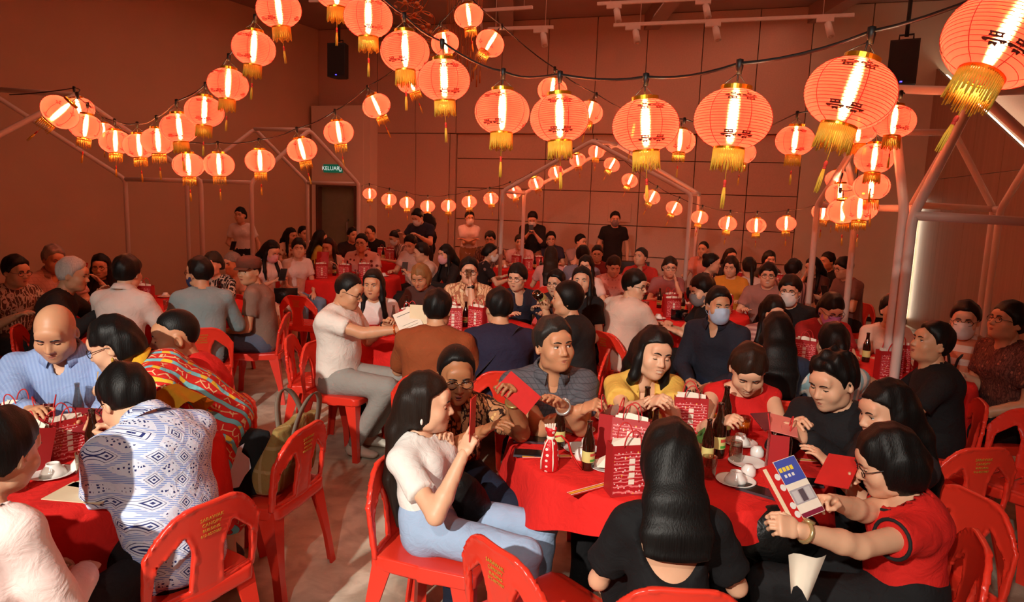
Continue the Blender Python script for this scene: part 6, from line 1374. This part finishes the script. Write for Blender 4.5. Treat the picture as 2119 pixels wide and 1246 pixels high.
x, y = T(1428,930); r = empty('vegetable_basket', (x,y,ZT), .3, 'small brown basket of green leaves beside the back gift bag', 'basket'); MB().lathe([(0,0),(.055,0),(.068,.055),(.064,.056),(.052,.006),(0,.006)], 16, sy=.8).build('basket', plain('basket_brown',(130,84,48),.8,bmp=.5,bscale=160), r)
for i in range(14):
    a = i*2.4; rr = .02+.035*(i%3)/2; lf = MB(); c0 = V3(rr*math.cos(a), rr*math.sin(a)*.8, .045); u = unit(V3(math.cos(a)*.7, math.sin(a)*.7, .8)); v = unit(np.cross(u,(math.sin(a*3),.3,.4))); L_ = .055
    lf.add([c0, c0+u*L_*.4+v*.020, c0+u*L_*.5+np.cross(u,v)*.008, c0+u*L_*.4-v*.020, c0+u*L_], [(0,1,2),(0,2,3),(1,4,2),(2,4,3)]); lf.build('leaf', plain('leaf_green' if i % 3 else 'leaf_pale',(56,96,40) if i % 3 else (150,170,90),.6), r)
# printed matter
def sheet(name, label, cat, parts, Mw=None, group=None):
    r = empty(name, (0,0,0), 0, label, cat, group)
    for nm, mb, mats in parts: mb.build(nm, mats, r, False)
    if Mw is not None: r.matrix_world = Mw
    return r
def mat_at(p, x, y):                                # frame with given x and y directions at p
    x = unit(x); y = unit(np.asarray(y) - x*(np.asarray(y)@x)); z = np.cross(x, y); M = Matrix.Identity(4)
    for i in range(3): M[i][0], M[i][1], M[i][2], M[i][3] = x[i], y[i], z[i], p[i]
    return M
def card(w_, h_, mat, t=.0015): mb = MB(); mb.box((-w_/2,-h_/2,-t), (w_/2,h_/2,t)); return mb
def hand(k, q): return PEOPLE[(k,'hand',q)][0]
x, y = T(1338,858)
for k, sx_, mt in (('left',-1,'magazine_blue'),('right',1,'magazine_red')):
    pass
mb = MB(); P = []
for i in range(9):
    t = -1+i/4; P += [(t*.15, -.10, .004+.022*math.sin(abs(t)*2.6)), (t*.15, .10, .004+.022*math.sin(abs(t)*2.6))]
mb.add(P, [(i*2,i*2+2,i*2+3,i*2+1) for i in range(4)], 0); mb.add(P, [(i*2,i*2+2,i*2+3,i*2+1) for i in range(4,8)], 1)
o = mb.build('magazine', [fabric('magazine page blue',(150,150,190),'stripe_v',(60,66,110),None,30,.4), fabric('magazine page red',(190,40,40),'stripe_h',(226,190,180),None,26,.4)], None, True, (x,y,ZT+.003)); tag(o, 'open magazine lying in front of the yellow top', 'magazine')
# leaflet in the hands of the red dress: blue sky with a red roof and yellow headline, red strip with white rounds
pa, pb = hand('reddress',1), hand('reddress',-1); cpos = (pa+pb)/2 + V3(-.01,.03,.05); toC = unit(V3(.15,-.6,1)); yv = unit(V3(-.35,.5,.7)); xv = np.cross(yv, toC)
lf = MB(); lf.box((-.02,-.12,-.001),(.10,.12,.001),0); lf.box((-.10,-.125,-.0015),(-.02,.115,.0005),1)
pr = MB(); pr.box((-.018,.02,.001),(.098,.118,.0016),0); pr.box((-.018,-.065,.001),(.098,-.005,.0016),1)
for i in range(3): pr.box((-.008+.034*i,-.060,.0016),(.020+.034*i,-.012,.0022),2 if i % 2 else 3)
pr.box((-.018,-.118,.001),(.098,-.10,.0016),4)
for i in range(4): pr.box((-.012+.02*i,.070,.0016),(.003+.02*i,.088,.0024),5)
for i in range(3): pr.box((.0+.02*i,.045,.0016),(.012+.02*i,.058,.0022),6)
for i, zz in enumerate((.06,.015,-.06,-.095)): pr.lathe([(0,.0016),(.014,.0016)], 14, 6, (-.035,zz,.0)); 
pr.box((-.085,-.11,.0006),(-.066,.105,.0014),7)
lfo = sheet('leaflet', 'colourful leaflet with blue sky and red panel held by the red dress', 'leaflet', [('paper', lf, [M_PAPER, M_REDP]), ('print', pr, [plain('leaflet_blue',(70,84,170),.4), plain('leaflet_scene',(170,160,165),.4), plain('leaflet_photo',(90,76,84),.4), plain('leaflet_photo_pale',(196,190,190),.4), plain('leaflet_maroon',(130,36,60),.4), plain('leaflet_yellow',(236,206,70),.4), M_CHINA, M_CREAM])], mat_at(cpos, xv, yv), None); lfo.scale = (.74,.74,.74)
def held(key, q, w_, h_, label, mat=None, name='red_card', up=.07, tilt=(0,0,1), face=None, cat='card'):
    p = hand(key, q); f = unit((V3(0,0,HC)-p) if face is None else V3(*face)); yv = unit(V3(*tilt)); xv = unit(np.cross(yv, f)); M_ = mat_at(p + yv*up, xv, np.cross(f, xv)); o = card(w_, h_, 0).build(name, mat or M_REDP, None, False); o.matrix_world = M_; tag(o, label, cat, 'cards and menus in hands'); return o
held('tee', 1, .07, .16, 'dark red card held up to the face by the white tee', up=.055, tilt=(-.05,.05,1), face=(.97,-.22,0)); held('brownman', -1, .10, .16, 'red card waved by the brown batik shirt', up=.05, tilt=(.55,-.1,-.45), face=(.2,-.8,.5))
held('redtop', -1, .12, .09, 'dark card held by the red cold-shoulder top', plain('dark_card',(90,30,40),.4), up=.03, tilt=(-.8,-.2,.2), face=(0,-.3,1)); held('blackshirt', -1, .20, .10, 'pale edged red card held by the black shirt', plain('pale_red_card',(214,120,112),.5), up=.03, tilt=(-.6,.2,.2), face=(.1,-.1,1))
held('longdark', 1, .18, .11, 'red folded card pointed at by the long dark hair', up=.02, tilt=(-.5,.2,.45), face=(-.3,-.2,1)); held('bald', -1, .24, .12, 'dark red menu held by the pale blue shirt', plain('menu_maroon',(126,24,30),.5), up=.0, tilt=(0,.4,.6), face=(0,-.5,.8), cat='menu')
o = held('c1', 1, .16, .21, 'white sheet with a drawing held by the white linen shirt', M_PAPER, 'paper_sheet', .05, (-.35,.0,.8), (-.1,-.6,.6), 'paper'); held('c4', -1, .17, .24, 'open cream programme held up beside the rust shirt', M_CREAM, 'programme', .14, (0,.1,1), (-.2,-1,.1), 'paper').location = at_y(872,668,4.55)
held('m6', 1, .16, .20, 'red menu held by the sleeveless cream top', up=.03, face=(0,-1,.3), cat='menu'); held('l4', 1, .12, .16, 'red card held at the left wall table by the black top', up=.04, face=(0,-1,.4))
def lines(name, parent, rows): 
    mb = MB()
    for x0, x1, y, t in rows: mb.box((x0,y-t,.0016),(x1,y+t,.0022))
    mb.build(name, M_INK, parent, False)
lines('pencil_lines', o, [(-.06,.05,.07,.002),(-.05,.06,-.02,.001),(-.04,.055,-.045,.001),(-.05,.02,-.07,.001)])
for k, q, lab in (('m1',1,'phone held by the pink masked guest'),('m11',1,'phone held in profile by the cream cardigan'),('b24',1,'phone held by the grey tee on the right'),('s4',1,'phone held by the standing black tee'),('s1',1,'phone held by the white tee standing at the left wall')):
    p = hand(k, q); phone((0,0,0), 0, lab, False, mat_at(p+V3(0,0,.03), (1,0,0), (0,.5,.7)))
p = hand('c9', 1); d = unit(PEOPLE['c9']['HC']*0 + (PEOPLE['c9']['toW'](PEOPLE['c9']['HC']+PEOPLE['c9']['M']@V3(0,.10,-.055)) - p)); r = empty('beer_bottle', tuple(p - d*.11), 0, 'brown bottle lifted to the mouth by the black shirt', 'bottle', 'bottles in hands'); r.matrix_world = mat_at(p - d*.11, np.cross((0,0,1), d), np.cross(d, np.cross((0,0,1), d)))
for n_, me in zip(('glass','label_band','label_mark'), BT_): obj(n_, me, r)
p = hand('c6', -1); tumbler(p[0]-.01, p[1]-.02, 'glass lifted to the mouth by the cream floral shirt', 'glasses in hands', z=p[2]-.03)
# left front table
m = 'items on the left front table'
for px, py, lab, s in ((196,965,'brown beer bottle in front of the batik shirt',1.05),(214,915,'dark beer bottle with cream label behind another one',1.1)): x, y = T(px,py); beer(x, y, lab, 'bottles on the left front table', s)
x, y = T(164,880); clearb(x, y, 'clear glass bottle with label before the pale blue shirt', 'bottles on the left front table')
for px, py, rz, lab, ti in ((40,915,-.1,'red gift bag at the far side of the left front table',0),(62,972,-.5,'red gift bag leaning back at the left edge',-.25),(98,925,-1.05,'red gift bag turned sideways on the left front table',0),(140,948,.95,'red gift bag seen from its narrow side near the cups',0)): x, y = T(px,py); bag(x, y, rz, lab, 'gift bags on the left front table', .85, ti)
x, y = T(108,985); plate(x, y, 'white china plate in front of the leaning gift bag', 'plates on the left front table'); bowl(x+.005, y, 'upturned white bowl on the plate of the left front table', 'bowls on the left front table')
for i, (px, py) in enumerate(((165,975),(174,935),(180,905))): x, y = T(px,py); cup(x, y, 'white china cup %s in the row beside the beer bottles' % ('nearest','second','furthest')[i], 'cups on the left front table', True)
x, y = T(176,985); tumbler(x, y, 'empty drinking glass beside the white cups at left', 'glasses on the left front table'); x, y = T(44,1015); tumbler(x, y, 'glass of dark tea by the pink blouse', 'glasses on the left front table'); x, y = T(140,915); tumbler(x, y, 'drinking glass behind the sideways gift bag', 'glasses on the left front table')
for px, py, rz, lab in ((178,1022,.25,'cream printed sheet at the front of the left table'),(225,1000,.1,'cream sheet under the hands of the batik shirt')):
    x, y = T(px,py); o = card(.21,.145,0).build('paper_sheet', M_CREAM, None, False); o.location = (x,y,ZT+.004); o.rotation_euler = (0,0,rz-.35); tag(o, lab, 'paper', 'papers on the left front table'); lines('printed_line', o, [(-.04,-.03,.03,.002),(-.015,.0,.025,.002),(.01,.02,.02,.003),(.03,.05,.015,.003)])
p = hand('lady', -1); o = MB().sphere((0,0,0), (.030,.022,.035), 10).build('food_piece', plain('pale_food',(232,206,140),.6), None, True, tuple(p+V3(0,0,-.04))); tag(o, 'pale yellow snack pinched in the fingers of the bending helper', 'food')
# bags on and beside chairs
cc = at_y(540,1040,3.05); M_BLKC = fabric('black canvas',(20,20,22)); M_KHA = fabric('khaki canvas',(140,116,66),'check',(160,138,92),None,9); M_GSTR = plain('grey webbing',(112,98,84),.8)
def soft(name, P, mat, parent): pass
def tote(label, loc, rz, mat, w_, d, h_, lean, straps, print_=None):
    r = empty('tote_bag', loc, rz, label, 'bag'); f = Field((-w_,-d*1.6,0), (w_,d*1.6,h_+.05), .011)
    X, Y, Z = f.ax[0][:,None,None], f.ax[1][None,:,None], f.ax[2][None,None,:]; q = np.clip(Z/h_,0,1)
    bx = w_*(.80-.10*q+.05*np.sin(q*3)); by = d*(1-.78*q**1.5) + .006*np.sin(X*40+Z*22); yc = lean*q*h_
    dd = np.maximum(np.maximum((np.abs(X)/bx)**4 + (np.abs(Y-yc)/by)**4 - 1, -1)*by*.35, np.maximum(Z-h_+.03*np.abs(np.sin(X*9)), .004-Z)); f.F = dd.astype(np.float32); V, Q = f.net(); o = obj('bag_body', mesh_np('bag_body', V, Q, [mat]), r)
    for y0, s_ in straps:
        n = 17; P = []
        for i in range(n):
            t = math.pi*i/(n-1); c0 = V3(-w_*.42*math.cos(t), lean*h_+y0+s_*.05*math.sin(t), h_-.10+ (.21)*math.sin(t)**.8)
            P += [c0+V3(.0,-.004,0)+V3(.018*abs(math.sin(t))*0+.018,0,0)*(1 if True else 0), c0+V3(-.018,-.004,0), c0+V3(-.018,.004,0), c0+V3(.018,.004,0)]
        mb = MB(); mb.add(P, [(i*4+j, i*4+(j+1)%4, i*4+4+(j+1)%4, i*4+4+j) for i in range(n-1) for j in range(4)]); mb.build('strap', M_GSTR if mat is M_KHA else mat, r, True)
    return r
fx = V3(math.sin(R(-104)), -math.cos(R(-104)), 0); sx_ = V3(fx[1], -fx[0], 0)
q_ = cc - fx*.06 + sx_*.07; tote('khaki canvas tote bag with grey straps leaning on the empty chair', (q_[0],q_[1],.455), math.pi+R(-104), M_KHA, .24, .085, .34, -.30, ((-.03,-1),(.03,1)))
q_ = cc + fx*.05 - sx_*.11; r = tote('black cloth bag with white printed shape on the empty chair', (q_[0],q_[1],.455), math.atan2(-q_[0]-.12, q_[1]), M_BLKC, .20, .08, .30, .12, ())
pr = MB(); out = [(-.03,.05),(.01,.055),(.03,.10),(.05,.13),(.045,.17),(.02,.20),(.03,.235),(-.005,.21),(-.02,.17),(-.055,.16),(-.05,.13),(-.03,.11),(-.05,.075)]
mb = MB(); mb.add([(x_*1.3, .12*z_ - .08*(1-.78*(z_/.30)**1.5) - .010, z_) for x_, z_ in out] + [(0, .12*.15-.08*(1-.78*.5**1.5)-.010, .15)], [(i,(i+1)%len(out),len(out)) for i in range(len(out))]); o = mb.build('white_print', plain('white_fabric_print',(226,226,232),.8), r, False)
o.location = (0,.0,0); 
sld = MB(); sld.sphere((0,0,0), (.15,.045,.075), 14); o = sld.build('sling_bag', fabric('black leather',(18,18,18),rough=.4), None); p_ = PEOPLE['tee']; o.location = Vector(p_['toW'](p_['P1']+V3(-.04,.17,-.04))); o.rotation_euler = (0, R(58), R(20)); tag(o, 'black crescent sling bag at the hip of the white tee', 'bag')
hb = MB(); hb.box((-.15,-.05,0),(.15,.05,.20)); o = hb.build('handbag', fabric('black leather',(18,18,18),rough=.4), None); p_ = PEOPLE['blackdress']; o.location = at_y(1265,1150,2.35) ; o.location[2] = .02; tag(o, 'black and olive handbag on the floor left of the black dress', 'bag')
hb = MB(); hb.sphere((0,0,0), (.17,.08,.11), 14); o = hb.build('handbag', fabric('black leather',(18,18,18),rough=.4), None); p_ = PEOPLE['reddress']; o.location = Vector(p_['toW'](V3(-.02,.42,.66))); tag(o, 'shiny black handbag in the lap of the red dress', 'bag')
sp_ = MB(); sp_.box((-.13,-.03,0),(.13,.03,.17)); o = sp_.build('handbag', fabric('black leather',(18,18,18),rough=.4), None); p_ = PEOPLE['m1']; o.location = Vector(p_['toW'](V3(-.05,.34,.57))); o.rotation_euler = (0,0,.3); tag(o, 'small dark handbag in the lap of the pink masked guest', 'bag')
nb = MB(); P = []
for i in range(7):
    t = i/6
    for j in range(5): q = j/4; P.append((.11*(t-.5)*(1-.5*q), .012*math.sin(t*7)+.02*q, .02*math.sin(t*5)*q - .13*q + .03*math.sin(q*3)*(1-2*abs(t-.5))))
nb.add(P, [(i*5+j, i*5+5+j, i*5+6+j, i*5+1+j) for i in range(6) for j in range(4)]); o = nb.build('napkin', M_PAPER, None, True, tuple(at_y(1672,1150,1.80))); tag(o, 'white pointed cloth napkin hanging by the elbow of the red dress', 'napkin')
# gear at the back wall
c = at_y(1310,560,11.3); r = empty('equipment_stand', (c[0],c[1],0), -.2, 'folding stand with black mixer case at the back wall', 'stand'); mb = MB(); mb.box((-.35,-.2,.74),(.35,.2,.78)); mb.build('stand_top', M_STEEL, r, False)
for s_ in (-1,1): l = MB(); l.tube([(-.3,s_*.16,0),(.3,s_*.16,.74)], .015, 8); l.build('leg', M_STEEL, r); l = MB(); l.tube([(.3,s_*.16,0),(-.3,s_*.16,.74)], .015, 8); l.build('leg', M_STEEL, r)
mb = MB(); mb.box((-.26,-.16,.78),(.26,.16,.92)); mb.build('mixer_case', plain('case_black',(26,24,26),.5), r, False)
c = at_z(1405,662,ZT); r = empty('camera', (c[0],c[1],ZT), .4, 'black camera lying on the middle right table', 'camera'); MB().box((-.07,-.035,0),(.07,.035,.10)).build('camera_body', M_PHONE, r, False); MB().lathe([(0,0),(.036,0),(.036,.09),(.03,.095),(0,.09)], 16, 0, (0,-.03,.05), R3=[[1,0,0],[0,0,-1],[0,1,0]]).build('lens', M_PHONE, r)
# dressing of the other tables
rg = random.Random(11)
for k, nb, nbeer, npl, ngl in (('wall',2,4,6,3),('centre',5,6,7,6),('back_left',4,4,6,3),('far_left',5,4,5,2),('mid_right',5,3,7,4),('right',5,3,6,3),('far_mid',3,3,5,3),('far_right',4,3,6,3)):
    c, rad, d = TABLES[k]; used = []
    def spot(r0, r1, gap=.13):
        for _ in range(60):
            a, q = rg.uniform(0, 6.283), rg.uniform(r0, r1); x, y = c[0]+q*math.cos(a), c[1]+q*math.sin(a)
            if all((x-u)**2+(y-v)**2 > gap**2 for u, v in used): used.append((x,y)); return x, y
        return None
    todo = {}
    def put(kind, fn, xy, extra=()): todo.setdefault(kind, []).append((fn, xy, extra))
    for i in range(nb):
        s_ = spot(.05, rad-.22, .17)
        if s_: put('gift bag', bag, s_, (rg.uniform(-.7,.7),))
    for i in range(nbeer):
        s_ = spot(.1, rad-.15)
        if s_: put('brown beer bottle', beer, s_)
    for i in range(npl):
        s_ = spot(rad-.25, rad-.12, .19)
        if s_: put('white plate', plate, s_); put('upturned white bowl', bowl, s_)
    for i in range(ngl):
        s_ = spot(.1, rad-.15, .11)
        if s_: put('clear bottle' if i % 3 == 2 else 'drinking glass', clearb if i % 3 == 2 else tumbler, s_)
    for kind, L in todo.items():
        L.sort(key=lambda e: e[1][0]/e[1][1])
        for i, (fn, xy, extra) in enumerate(L):
            which = '' if len(L) == 1 else (' furthest left' if i == 0 else ' furthest right' if i == len(L)-1 else ' %s from left' % ordinal(i))
            fn(xy[0], xy[1], *extra, kind + which + ' on the table ' + d, kind + 's on the table ' + d)
